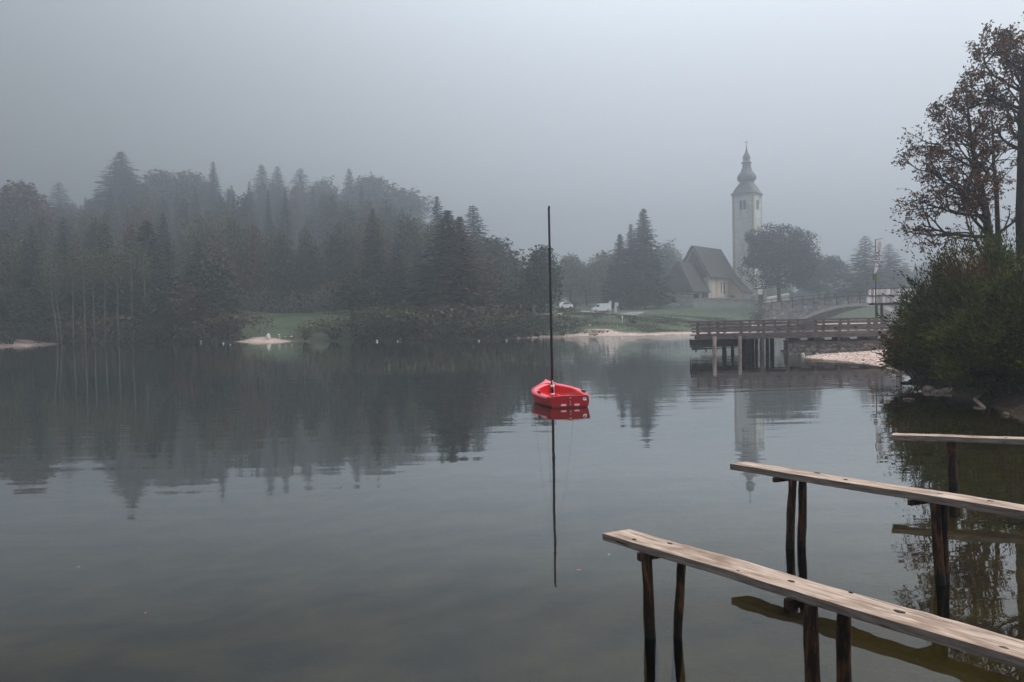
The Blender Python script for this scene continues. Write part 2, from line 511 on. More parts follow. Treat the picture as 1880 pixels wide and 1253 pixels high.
def build_ground():
    ys = np.concatenate([np.arange(-30, 6, 1.0), np.arange(6, 62, 0.45), np.arange(62, 100, 1.6), np.arange(100, 175, 1.0), np.geomspace(175, 620, 60)])
    us = np.concatenate([np.linspace(-1.7, -0.72, 24)[:-1], np.linspace(-0.72, 0.74, 330), np.linspace(0.74, 1.7, 24)[1:]])
    YY, UU = np.meshgrid(ys, us, indexing='ij')
    XX = UU * np.maximum(YY, 8) * 1.0 + UU * 18 * (YY < 62) * (1 - sstep(YY, 30, 62))
    P = np.stack([XX.ravel(), YY.ravel()], 1)
    Z = ground_h(P)
    S = lake_sd(P)
    ny, nu = YY.shape
    idx = np.arange(ny * nu).reshape(ny, nu)
    F = np.stack([idx[:-1, :-1].ravel(), idx[:-1, 1:].ravel(), idx[1:, 1:].ravel(), idx[1:, :-1].ravel()], 1)
    me = npmesh('ground', np.column_stack([P, Z]), F, [ground_mat()], smooth=True)
    X, Y = P[:, 0], P[:, 1]
    px = 940 + FPX * X / np.maximum(Y, 1)
    w = -1.0 + 0 * X
    w = np.where(px < 112, 6.0 * (1 - sstep(px, 70, 112)), w)
    w = np.maximum(w, np.where(np.abs(px - 500) < 80, 6 * np.exp(-((px - 485) / 32) ** 2), -1))
    w = np.where(px > 930, 2.2 * sstep(px, 930, 1020), w)
    w = np.where(px > 930, np.maximum(w, 9 * np.exp(-((px - 1100) / 40) ** 2)), w)
    w = np.where(Y < 100, -2.0, w)
    w = np.where((Y < 100) & (Y > 38), 16.0, w)
    w = np.where((Y > 112) & (Y < 156) & (px > 1365) & (px < 1760), 30.0, w)
    w = w * (1 + 0.35 * vnoise(X, Y, 0.9, 6))
    gravel = np.where(w > 0, 1 - sstep(S, np.abs(w) * 0.75, np.abs(w) * 1.1), 0) * (S > -0.6)
    bed = 1 - sstep(S, -0.3, 0.15)
    u = X / np.maximum(Y, 1)
    meadow = np.exp(-((u + 0.27) / 0.085) ** 4) * (1 - sstep(Y, 150, 165))
    soil = np.clip(sstep(-u, 0.03, 0.08) * (Y > 80) * (1 - 1.3 * meadow), 0, 1)
    soil = np.where((Y < 36), 1.0, soil)
    shallow = (1 - sstep(-S, 3.0, 9.5)) * (Y < 75)
    for nme, a in (('gravel', gravel), ('bed', bed), ('soil', soil), ('shallow', shallow)):
        at_ = me.attributes.new(nme, 'FLOAT', 'POINT')
        at_.data.foreach_set('value', a.astype(np.float32))
    o = link('ground', me)
    tag(o, kind='structure')
    return o


def ground_mat():
    m = bpy.data.materials.new('ground')
    m.use_nodes = True
    n, l = m.node_tree.nodes, m.node_tree.links
    p = n['Principled BSDF']; p.inputs['Roughness'].default_value = 0.95; p.inputs['Specular IOR Level'].default_value = 0.15
    t = n.new('ShaderNodeTexCoord')

    def noise(scale, c1, c2, a=0.35, b=0.65, det=6, vor=False):
        no = n.new('ShaderNodeTexVoronoi' if vor else 'ShaderNodeTexNoise'); no.inputs['Scale'].default_value = scale
        if not vor: no.inputs['Detail'].default_value = det
        l.new(t.outputs['Object'], no.inputs['Vector'])
        cr = n.new('ShaderNodeValToRGB')
        cr.color_ramp.elements[0].position, cr.color_ramp.elements[1].position = a, b
        cr.color_ramp.elements[0].color = (*c1, 1); cr.color_ramp.elements[1].color = (*c2, 1)
        if vor:
            bw = n.new('ShaderNodeRGBToBW'); l.new(no.outputs['Color'], bw.inputs[0]); l.new(bw.outputs[0], cr.inputs['Fac'])
        else:
            l.new(no.outputs['Fac'], cr.inputs['Fac'])
        return cr.outputs['Color']
    grass = noise(0.35, (0.040, 0.055, 0.030), (0.085, 0.098, 0.056))
    soil = noise(1.5, (0.007, 0.005, 0.004), (0.030, 0.020, 0.013))
    grav = noise(5.0, (0.32, 0.22, 0.18), (0.60, 0.46, 0.39), 0.2, 0.8, vor=True)
    bed = noise(0.8, (0.030, 0.026, 0.010), (0.11, 0.088, 0.032), 0.38, 0.66)
    shal = noise(1.1, (0.045, 0.027, 0.004), (0.16, 0.105, 0.022), 0.30, 0.62)
    sa = n.new('ShaderNodeAttribute'); sa.attribute_name = 'shallow'
    mb_ = n.new('ShaderNodeMixRGB'); l.new(sa.outputs['Fac'], mb_.inputs[0]); l.new(bed, mb_.inputs[1]); l.new(shal, mb_.inputs[2])
    bed = mb_.outputs[0]
    cur = grass
    for nm, c in (('soil', soil), ('gravel', grav), ('bed', bed)):
        at_ = n.new('ShaderNodeAttribute'); at_.attribute_name = nm
        mx = n.new('ShaderNodeMixRGB')
        l.new(at_.outputs['Fac'], mx.inputs[0]); l.new(cur, mx.inputs[1]); l.new(c, mx.inputs[2])
        cur = mx.outputs[0]
    l.new(cur, p.inputs['Base Color'])
    nb = n.new('ShaderNodeTexNoise'); nb.inputs['Scale'].default_value = 7; nb.inputs['Detail'].default_value = 6
    l.new(t.outputs['Object'], nb.inputs['Vector'])
    b = n.new('ShaderNodeBump'); b.inputs['Strength'].default_value = 0.6; b.inputs['Distance'].default_value = 0.05
    l.new(nb.outputs['Fac'], b.inputs['Height']); l.new(b.outputs[0], p.inputs['Normal'])
    return m


build_ground()


def water_mat():
    m = bpy.data.materials.new('lake_water')
    m.use_nodes = True
    n, l = m.node_tree.nodes, m.node_tree.links
    n.clear()
    t = n.new('ShaderNodeTexCoord')

    def wav(scale, st, det):
        mp = n.new('ShaderNodeMapping'); mp.inputs['Scale'].default_value = st
        mp.inputs['Rotation'].default_value = (0, 0, R(4))
        l.new(t.outputs['Object'], mp.inputs['Vector'])
        no = n.new('ShaderNodeTexNoise'); no.inputs['Scale'].default_value = scale; no.inputs['Detail'].default_value = det
        l.new(mp.outputs[0], no.inputs['Vector'])
        return no.outputs['Fac']
    a = wav(1.0, (0.35, 1.6, 1), 2)        # ripples, crests lying across the view
    b = wav(1.0, (0.30, 0.85, 1), 1)       # slow swell
    # ripples come and go in broad patches
    c = wav(0.05, (1, 1, 1), 2)
    cr = n.new('ShaderNodeMapRange'); cr.inputs['From Min'].default_value = 0.4; cr.inputs['From Max'].default_value = 0.62
    cr.inputs['To Min'].default_value = 0.25; cr.inputs['To Max'].default_value = 1.0
    l.new(c, cr.inputs['Value'])
    # the outflow towards the bridge is ruffled by the current
    sp_ = n.new('ShaderNodeSeparateXYZ'); l.new(t.outputs['Object'], sp_.inputs[0])
    def ss(sock, a0, a1, lo=0.0, hi=1.0):
        q = n.new('ShaderNodeMapRange'); q.interpolation_type = 'SMOOTHSTEP'
        q.inputs['From Min'].default_value = a0; q.inputs['From Max'].default_value = a1
        q.inputs['To Min'].default_value = lo; q.inputs['To Max'].default_value = hi
        l.new(sock, q.inputs['Value']); return q.outputs[0]
    m1 = n.new('ShaderNodeMath'); m1.operation = 'MULTIPLY'; l.new(ss(sp_.outputs[0], 1, 14), m1.inputs[0]); l.new(ss(sp_.outputs[1], 36, 60), m1.inputs[1])
    amp = n.new('ShaderNodeMath'); amp.operation = 'MULTIPLY_ADD'; amp.inputs[1].default_value = 16.0
    l.new(m1.outputs[0], amp.inputs[0]); l.new(cr.outputs[0], amp.inputs[2])
    mu = n.new('ShaderNodeMath'); mu.operation = 'MULTIPLY'; l.new(a, mu.inputs[0]); l.new(amp.outputs[0], mu.inputs[1])
    ad = n.new('ShaderNodeMath'); ad.operation = 'MULTIPLY_ADD'; ad.inputs[1].default_value = 0.8
    l.new(b, ad.inputs[0]); l.new(mu.outputs[0], ad.inputs[2])
    bp = n.new('ShaderNodeBump'); bp.inputs['Strength'].default_value = 1.0; bp.inputs['Distance'].default_value = RIPPLE
    l.new(ad.outputs[0], bp.inputs['Height'])
    fr = n.new('ShaderNodeFresnel'); fr.inputs['IOR'].default_value = 1.36
    l.new(bp.outputs[0], fr.inputs['Normal'])
    gl = n.new('ShaderNodeBsdfGlossy'); gl.inputs['Roughness'].default_value = 0.012
    gl.inputs['Color'].default_value = (0.97, 0.985, 0.98, 1)
    l.new(bp.outputs[0], gl.inputs['Normal'])
    tr = n.new('ShaderNodeBsdfTransparent'); tr.inputs['Color'].default_value = (0.47, 0.48, 0.45, 1)
    mx = n.new('ShaderNodeMixShader')
    # the lake's gloss by angle: glassy when seen flat, clear when looked down into
    fc = n.new('ShaderNodeValToRGB')
    e = fc.color_ramp.elements
    e[0].position, e[0].color = 0.0, (0, 0, 0, 1)
    e[1].position, e[1].color = 1.0, (1, 1, 1, 1)
    for ps, vl in ((0.14, 0.13), (0.33, 0.56), (0.60, 0.86)):
        q = e.new(ps); q.color = (vl, vl, vl, 1)
    l.new(fr.outputs[0], fc.inputs['Fac'])
    l.new(fc.outputs['Color'], mx.inputs[0]); l.new(tr.outputs[0], mx.inputs[1]); l.new(gl.outputs[0], mx.inputs[2])
    o = n.new('ShaderNodeOutputMaterial'); l.new(mx.outputs[0], o.inputs['Surface'])
    return m


RIPPLE = 0.008
wb = MB()
wb.add([(-330, -29, 0), (330, -29, 0), (330, 330, 0), (-330, 330, 0)], [(0, 1, 2, 3)])
tag(wb.build('lake_water', water_mat()), kind='structure')

hz = bpy.data.materials.new('haze')
hz.use_nodes = True
hn, hl = hz.node_tree.nodes, hz.node_tree.links
hn.clear()
pv = hn.new('ShaderNodeVolumePrincipled')
pv.inputs['Color'].default_value = (0.57, 0.60, 0.645, 1)
pv.inputs['Density'].default_value = HAZE_DENSITY
pv.inputs['Anisotropy'].default_value = 0.80
ho = hn.new('ShaderNodeOutputMaterial'); hl.new(pv.outputs[0], ho.inputs['Volume'])
hb = MB(); hb.box((0, 300, 40.2), (2240, 700, 88))
tag(hb.build('haze', hz), kind='stuff')

# ------------------------------------------------------------------ vegetation kit


def leafquads(C, a, b, rng, D=None, spread=1.0):
    """diamond leaves at centres C, half-length a, half-width b; D: preferred long direction"""
    n = len(C)
    a = np.broadcast_to(np.asarray(a, float), (n,)); b = np.broadcast_to(np.asarray(b, float), (n,))
    d = rng.normal(size=(n, 3)) * spread
    if D is not None:
        d = d * 0.6 + D
    d /= np.linalg.norm(d, axis=1)[:, None] + 1e-9
    r = rng.normal(size=(n, 3))
    e = np.cross(d, r); e /= np.linalg.norm(e, axis=1)[:, None] + 1e-9
    V = np.empty((n, 4, 3))
    V[:, 0] = C - d * a[:, None]; V[:, 2] = C + d * a[:, None]
    V[:, 1] = C - e * b[:, None]; V[:, 3] = C + e * b[:, None]
    F = np.arange(n * 4).reshape(n, 4)
    return V.reshape(-1, 3), F


def proto_broad(seed, n=2600, leaf=0.20, squash=1.0, base=0.12, lobes=16, gap=0.75):
    """unit broadleaf crown: height 0..1, radius ~0.5; returns (V, F)"""
    rng = np.random.default_rng(seed)
    cs, rs = [], []
    for i in range(lobes):
        z = rng.uniform(base + 0.08, 0.90)
        prof = math.sin(math.pi * min(1, (z - base + 0.12) / (1.06 - base)) ** 0.9) * 0.36 * squash
        a = rng.uniform(0, 2 * math.pi); q = prof * rng.uniform(0.35, 1.0)
        cs.append((q * math.cos(a), q * math.sin(a), z)); rs.append(rng.uniform(0.09, 0.16))
    cs.append((0, 0, 0.88)); rs.append(0.10)
    cs, rs = np.array(cs), np.array(rs)
    k = rng.integers(0, len(cs), n)
    d = rng.normal(size=(n, 3)); d /= np.linalg.norm(d, axis=1)[:, None]
    rad = rs[k] * rng.uniform(0.25, 1.0, n) ** 0.5 * (1 + 0.35 * (rng.random(n) ** 5))
    C = cs[k] + d * rad[:, None] * [1, 1, 0.8]
    # twig-sized clumps: gather points into clusters so the sky shows between
    q = rng.integers(0, n // 14, n); cc = C[q * 13 % n]
    C = C * (1 - gap * 0.5) + cc * (gap * 0.5) + rng.normal(size=(n, 3)) * 0.012
    sz = leaf * rng.uniform(0.06, 0.13, n)
    return leafquads(C, sz, sz * 0.62, rng)


def proto_spruce(seed, layers=46, width=0.17, leafn=5, ragged=0.35):
    """unit spruce crown: height 0..1, whorls of drooping boughs"""
    rng = np.random.default_rng(seed)
    C, D, A, B = [], [], [], []
    for i in range(layers):
        z = 0.07 + 0.92 * (i / layers) ** 0.92
        R_ = width * (1 - z) ** 0.78 * 1.12 * rng.uniform(1 - ragged * 0.6, 1.0) + 0.006
        nb = int(6 + 10 * (1 - z))
        a0 = rng.uniform(0, 6.28)
        for j in range(nb):
            a = a0 + j * 6.283 / nb + rng.normal() * 0.25
            r = R_ * rng.uniform(1 - ragged, 1.05)
            dr = rng.uniform(0.25, 0.55)
            for k in range(leafn):
                t = (k + 0.6) / leafn
                C.append((math.cos(a) * r * t, math.sin(a) * r * t, z - dr * r * t + 0.18 * r * t * t + rng.normal() * 0.003))
                D.append((math.cos(a), math.sin(a), -dr))
                A.append(r / leafn * 0.85 + 0.004); B.append(0.011 * (1.2 - 0.5 * t) * (1.3 - z))
    return leafquads(np.array(C), np.array(A), np.array(B), rng, np.array(D) * 1.4, 0.55)


def proto_bush(seed, n=1300, leaf=0.5):
    rng = np.random.default_rng(seed)
    cs = rng.normal(size=(12, 3)) * [0.24, 0.24, 0.16] + [0, 0, 0.42]
    rs = rng.uniform(0.14, 0.26, 12)
    k = rng.integers(0, 12, n)
    d = rng.normal(size=(n, 3)); d /= np.linalg.norm(d, axis=1)[:, None]
    C = cs[k] + d * (rs[k] * rng.uniform(0.2, 1, n) ** 0.5)[:, None]
    C[:, 2] = np.abs(C[:, 2])
    # sprays reaching up out of the mass
    m = n // 8
    base = C[rng.integers(0, n, m)]
    C = np.concatenate([C, base + np.array([0, 0, 1]) * rng.uniform(0.02, 0.16, (m, 1))])
    sz = leaf * rng.uniform(0.035, 0.075, len(C))
    return leafquads(C, sz, sz * 0.5, rng)


def proto_round(seed, n=24000):
    rng = np.random.default_rng(seed)
    L = 150
    d = rng.normal(size=(L, 3)); d /= np.linalg.norm(d, axis=1)[:, None]
    cs = d * (0.34 * rng.uniform(0.1, 1, (L, 1)) ** 0.45) * [1, 1, 1.06] + [0, 0, 0.60]
    rs = rng.uniform(0.05, 0.10, L)
    k = rng.integers(0, L, n)
    e = rng.normal(size=(n, 3)); e /= np.linalg.norm(e, axis=1)[:, None]
    C = cs[k] + e * (rs[k] * rng.uniform(0.3, 1.1, n) ** 0.5)[:, None]
    C = C[C[:, 2] > 0.16]
    sz = rng.uniform(0.007, 0.014, len(C))
    return leafquads(C, sz, sz * 0.6, rng)


PB = [proto_broad(10 + i, n=4200, squash=(1.0, 1.15, 0.85, 1.0, 1.1)[i], lobes=(26, 30, 26, 28, 32)[i], base=(0.12, 0.17, 0.03, 0.10, 0.08)[i]) for i in range(5)]
PB.append(proto_round(99))
PS = [proto_spruce(30 + i, layers=(46, 52, 40, 48)[i], width=(0.17, 0.14, 0.21, 0.17)[i]) for i in range(4)]
PS.append(proto_spruce(44, layers=74, width=0.19, leafn=7, ragged=0.42))
PU = [proto_bush(50 + i) for i in range(4)]
ME = {}


def proto_mesh(kind, i, leafm):
    key = (kind, i, leafm)
    if key not in ME:
        V, F = {'broad': PB, 'spruce': PS, 'bush': PU}[kind][i]
        ME[key] = npmesh(kind + '_crown', V, F, [MT[leafm]])
    return ME[key]


def trunk_mesh(kind, pale=False):
    key = ('trunk', kind, pale)
    if key not in ME:
        b = MB(); rng = random.Random(5)
        if kind == 'spruce':
            b.tube([(0, 0, -0.03), (0.002, 0, 0.4), (0, 0, 0.99)], [0.013, 0.009, 0.001], 7)
        elif kind == 'bush':
            for k in range(7):
                a = k * 0.9
                b.tube([(0.03 * math.cos(a), 0.03 * math.sin(a), -0.05), (0.12 * math.cos(a), 0.12 * math.sin(a), 0.3), (0.22 * math.cos(a), 0.22 * math.sin(a), 0.6)], [0.012, 0.009, 0.003], 5)
        else:
            b.tube([(0, 0, -0.03), (0.006, 0, 0.12), (0, 0.004, 0.3), (-0.005, 0, 0.55), (0, 0, 0.82)], [0.034, 0.024, 0.020, 0.013, 0.003], 8)
            for k in range(9):
                a = k * 2.4; z = 0.24 + 0.05 * k
                b.tube([(0, 0, z), (0.11 * math.cos(a), 0.11 * math.sin(a), z + 0.09), (0.24 * math.cos(a), 0.24 * math.sin(a), z + 0.15)], [0.011, 0.007, 0.002], 5)
        ob = b.build('trunk', MT['bark_pale' if pale else 'bark'])
        ME[key] = ob.data
        bpy.data.objects.remove(ob)
    return ME[key]


def plant(name, label, cat, kind, pi, leafm, px, pytop, Y, width, group=None, rz=None, sink=0.0, pale=False, base_py=None):
    """a tree standing on the ground at depth Y whose top is seen at (px, pytop); width = crown width in metres"""
    p = at(px, pytop, Y)
    # foot: follow the vertical down
    z0 = gh(p.x, Y) - sink
    H = max(p.z - z0, 0.5)
    o = thing(name, label, cat, (p.x, Y, z0), rz if rz is not None else (px * 0.37) % 6.28, group)
    c = link('crown' if kind != 'bush' else 'foliage', proto_mesh(kind, pi, leafm), o)
    V_ = {'broad': PB, 'spruce': PS, 'bush': PU}[kind][pi][0]
    natural = 2 * np.percentile(np.abs(V_[:, 0]), 97)
    k = width / natural
    c.scale = (k, k, H)
    t = link('trunk' if kind != 'bush' else 'stems', trunk_mesh(kind, pale), o)
    tk = H if kind != 'bush' else k
    tk = min(H, k * 0.8) if kind == 'broad' else tk
    t.scale = (tk, tk, H)
    return o


# --- the trees one can tell apart ----------------------------------------------------------------
SKY = 'trees along the misty skyline of the wooded hill'
plant('broadleaf_tree', 'wide misty broadleaf tree at the far left edge of the wooded hill', 'tree', 'broad', 1, 'leaf_rust', 38, 326, 225, 22.0, SKY)
plant('spruce_tree', 'faintest spruce in the fog between the left edge tree and the tallest spruce', 'tree', 'spruce', 2, 'leaf_spruce', 108, 332, 374, 19.4, SKY)
plant('spruce_tree', 'tallest spruce on the left hill, its tip highest above the forest', 'tree', 'spruce', 4, 'leaf_spruce', 222, 277, 317, 20.9, SKY)
plant('broadleaf_tree', 'rounded broadleaf crown just right of the tallest hill spruce', 'tree', 'broad', 0, 'leaf_rust', 297, 304, 328, 22.3, SKY)
plant('broadleaf_tree', 'broad airy crown left of the slender spruce on the skyline', 'tree', 'broad', 3, 'leaf_olive', 348, 306, 322, 19.4, SKY)
plant('spruce_tree', 'slender spruce standing alone above a gap in the skyline', 'tree', 'spruce', 1, 'leaf_spruce', 391, 295, 317, 8.2, SKY)
plant('spruce_tree', 'left spruce of the close pair at the middle of the hill skyline', 'tree', 'spruce', 0, 'leaf_spruce', 480, 300, 338, 14.9, SKY)
plant('spruce_tree', 'right spruce of the close pair at the middle of the hill skyline', 'tree', 'spruce', 3, 'leaf_spruce', 509, 303, 343, 13.4, SKY)
plant('spruce_tree', 'blunt spruce between the close pair and the last skyline spruces', 'tree', 'spruce', 2, 'leaf_spruce', 551, 307, 345, 17.8, SKY)
plant('broadleaf_tree', 'small rounded crown in the dip of the hill skyline', 'tree', 'broad', 4, 'leaf_dark', 598, 319, 348, 16.3, SKY)
plant('spruce_tree', 'narrow spruce where the hill skyline starts to fall to the right', 'tree', 'spruce', 1, 'leaf_spruce', 641, 308, 341, 10.4, SKY)
plant('broadleaf_tree', 'widest rusty crown at the top of the falling right skyline', 'tree', 'broad', 1, 'leaf_rust', 676, 316, 332, 26.8, SKY)
plant('broadleaf_tree', 'rusty crown halfway down the falling skyline', 'tree', 'broad', 0, 'leaf_rust', 735, 340, 328, 23.8, SKY)
plant('spruce_tree', 'thin spruce tip just behind the twin topped shore spruce', 'tree', 'spruce', 1, 'leaf_spruce', 802, 357, 175, 7.0, SKY)
plant('spruce_tree', 'pale spruce with a bare tip right of the twin topped shore spruce', 'tree', 'spruce', 0, 'leaf_spruce', 868, 374, 158, 10.0, SKY)

SH = 'trees on the far wooded shore'
plant('spruce_tree', 'large dark shore spruce with a ragged left side, tallest by the water', 'tree', 'spruce', 4, 'leaf_spruce', 821, 383, 115, 9.8, SH)
plant('spruce_tree', 'rusty spruce growing against the right side of the large shore spruce', 'tree', 'spruce', 4, 'leaf_rust', 843, 395, 114, 7.6, SH)
plant('spruce_tree', 'small dark spruce left of the large shore spruce, above the bushes', 'tree', 'spruce', 1, 'leaf_spruce', 729, 446, 126, 4.8, SH)
plant('spruce_tree', 'dark spruce inside the forest above the pale bare trunks', 'tree', 'spruce', 4, 'leaf_spruce', 269, 402, 136, 9.5, SH)
plant('broadleaf_tree', 'dark broadleaf tree left of the green meadow', 'tree', 'broad', 4, 'leaf_dark', 370, 458, 121, 9, SH)
plant('broadleaf_tree', 'brown broadleaf tree at the right end of the green meadow', 'tree', 'broad', 1, 'leaf_rust', 664, 480, 128, 10, SH)
plant('broadleaf_tree', 'rounded pale tree right of the shore spruces, sloping to the gap', 'tree', 'broad', 0, 'leaf_dark', 905, 424, 150, 11, SH)
plant('broadleaf_tree', 'lower pale tree beside the gap in the forest', 'tree', 'broad', 3, 'leaf_dark', 938, 470, 158, 8, SH)
plant('broadleaf_tree', 'low misty tree filling the gap left of the mast', 'tree', 'broad', 4, 'leaf_dark', 962, 488, 175, 8, SH)
plant('broadleaf_tree', 'brown crowned tree low behind the shore bushes right of the large spruce', 'tree', 'broad', 1, 'leaf_rust', 880, 462, 124, 7, SH)
plant('broadleaf_tree', 'dense egg shaped dark tree directly behind the mast', 'tree', 'broad', 2, 'leaf_dark', 994, 436, 120, 5.9, SH)

CT = 'trees around the road and the church'
plant('spruce_tree', 'tallest of the three spruces left of the church', 'tree', 'spruce', 4, 'leaf_spruce', 1181, 381, 190, 9.4, CT)
plant('spruce_tree', 'middle spruce of the three left of the church, thin tip', 'tree', 'spruce', 1, 'leaf_spruce', 1158, 409, 193, 6.4, CT)
plant('spruce_tree', 'lowest and leftmost of the three spruces left of the church', 'tree', 'spruce', 4, 'leaf_spruce', 1138, 428, 188, 7.0, CT)
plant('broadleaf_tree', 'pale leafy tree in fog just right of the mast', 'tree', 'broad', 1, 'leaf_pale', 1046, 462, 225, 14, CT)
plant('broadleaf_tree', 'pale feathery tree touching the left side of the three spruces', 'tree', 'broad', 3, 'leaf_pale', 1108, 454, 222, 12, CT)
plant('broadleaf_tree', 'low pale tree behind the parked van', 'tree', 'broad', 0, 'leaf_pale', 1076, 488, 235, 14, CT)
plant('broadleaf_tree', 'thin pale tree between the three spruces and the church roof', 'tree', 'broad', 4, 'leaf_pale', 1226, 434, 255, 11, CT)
plant('broadleaf_tree', 'large round dark tree standing before the church tower', 'tree', 'broad', 5, 'leaf_dark', 1429, 405, 185, 15.6, CT)
plant('broadleaf_tree', 'smaller grey tree right behind the large round tree', 'tree', 'broad', 5, 'leaf_dark', 1503, 466, 215, 14.2, CT)
plant('spruce_tree', 'spruce behind the flag pole on its left side', 'tree', 'spruce', 2, 'leaf_spruce', 1588, 431, 200, 11.5, CT)
plant('spruce_tree', 'fainter spruce behind the shelter, right of the flag', 'tree', 'spruce', 2, 'leaf_spruce', 1632, 446, 215, 11.5, CT)
plant('shrub', 'small green shrub above the bridge parapet', 'shrub', 'bush', 1, 'leaf_olive', 1526, 521, 172, 3.0, CT)
plant('shrub', 'dark shrub at the left foot of the bridge wall', 'shrub', 'bush', 2, 'leaf_dark', 1392, 560, 140, 3.2, CT)
plant('shrub', 'dark shrub on the grass below the road', 'shrub', 'bush', 0, 'leaf_rust', 1093, 568, 128, 3.6, CT)
plant('shrub', 'shrub by the water under the white marker post', 'shrub', 'bush', 3, 'leaf_dark', 1165, 585, 121, 4.6, CT)
plant('shrub', 'reddish low shrub on the bank below the churchyard', 'shrub', 'bush', 1, 'leaf_rust', 1215, 588, 122, 4.5, CT)
plant('shrub', 'rust coloured shrub beside the white car', 'shrub', 'bush', 2, 'leaf_rust', 1053, 551, 168, 3.0, CT)

BU = 'bushes along the far waterline'
for i, (px, py, Y, w, k, lm, lb) in enumerate([
    (418, 552, 117, 9.5, 0, 'leaf_rust', 'brown rounded bush at the left end of the green meadow'),
    (355, 566, 116, 8, 1, 'leaf_dark', 'dark bush left of the brown meadow bush'),
    (290, 572, 115, 8, 2, 'leaf_dark', 'dark bush by the water below the lone forest spruce'),
    (175, 578, 114, 8, 3, 'leaf_rust', 'reddish bush below the pale bare trunks'),
    (90, 585, 116, 8, 0, 'leaf_dark', 'dark bush behind the bright strip of beach'),
    (15, 578, 118, 9, 1, 'leaf_dark', 'dark bush at the left edge behind the beach'),
    (612, 572, 117, 8.5, 2, 'leaf_olive', 'olive bush at the right end of the green meadow'),
    (560, 594, 116, 4.5, 3, 'leaf_olive', 'low bush leaning over the shore stones'),
    (655, 560, 118, 7, 1, 'leaf_olive', 'bush between the meadow and the dark green thicket'),
    (700, 556, 120, 7.5, 0, 'leaf_dark', 'dark green bush below the small shore spruce'),
    (752, 566, 117, 8, 2, 'leaf_dark', 'bush at the left foot of the large shore spruce'),
    (806, 574, 116, 8, 3, 'leaf_olive', 'olive bush in front of the large shore spruce'),
    (858, 560, 117, 8, 1, 'leaf_olive', 'bush at the right foot of the large shore spruce'),
    (908, 556, 116, 8, 0, 'leaf_olive', 'tall olive bush halfway between the large spruce and the mast'),
    (952, 566, 116, 7.5, 2, 'leaf_dark', 'dark bush just left of the mast by the water'),
    (1000, 560, 118, 7, 3, 'leaf_olive', 'olive bush directly behind the mast'),
    (1032, 572, 121, 4.5, 1, 'leaf_dark', 'bush right of the mast below the white car'),
]):
    Y = 96.0
    while lake_sd([((px - 940) / FPX * Y, Y)])[0] < w * 0.28: Y += 0.4
    plant('shore_bush', lb, 'bush', 'bush', k, lm, px, py, Y, w, BU)

# pale bare trunks at the edge of the left forest
rng = random.Random(3)
BLAB = ['leftmost pale bare trunk, leaning in the dark forest', 'second pale trunk from the left, bent against the leaning one', 'thin pale trunk alone right of the leaning pair',
        'pale trunk at the left of the middle row of bare trunks', 'brightest straight pale trunk in the middle row', 'pale trunk right of the brightest one',
        'faint pale trunk above the reddish bush', 'straight pale trunk left of the dark forest spruce', 'rightmost pale forked trunk under the dark forest spruce']
for i, px in enumerate([106, 113, 134, 156, 173, 192, 217, 243, 268]):
    Y = 115.5 + (i % 3) * 0.8
    p = at(px, 594, Y)
    g0 = gh(p.x, Y)
    o = thing('birch_tree', BLAB[i], 'tree', (p.x, Y, g0), 0, 'pale bare trunks at the forest edge')
    b = MB(); lean = -0.9 if i < 2 else rng.uniform(-0.25, 0.25)
    H = rng.uniform(10.5, 13)
    b.tube([(0, 0, -0.3), (lean * 0.3, 0, H * 0.35), (lean * 0.8, 0.1, H * 0.65), (lean, 0, H)], [0.10, 0.085, 0.07, 0.02], 7)
    for k in range(5):
        z = H * rng.uniform(0.55, 0.9); a = rng.uniform(0, 6.28)
        b.tube([(lean * z / H, 0, z), (lean * z / H + 0.9 * math.cos(a), 0.9 * math.sin(a), z + 0.9)], [0.035, 0.01], 4)
    b.build('trunk', MT['bark_pale'], o)
    nr = np.random.default_rng(90 + i)
    C = nr.normal(size=(500, 3)) * [1.2, 1.1, 1.5] + [lean, 0, H * 0.92]
    V, F = leafquads(C, 0.16, 0.09, nr)
    link('crown', npmesh('crown', V, F, [MT['leaf_olive']]), o)

# --- the wooded mass behind them, uncountable -----------------------------------------------------


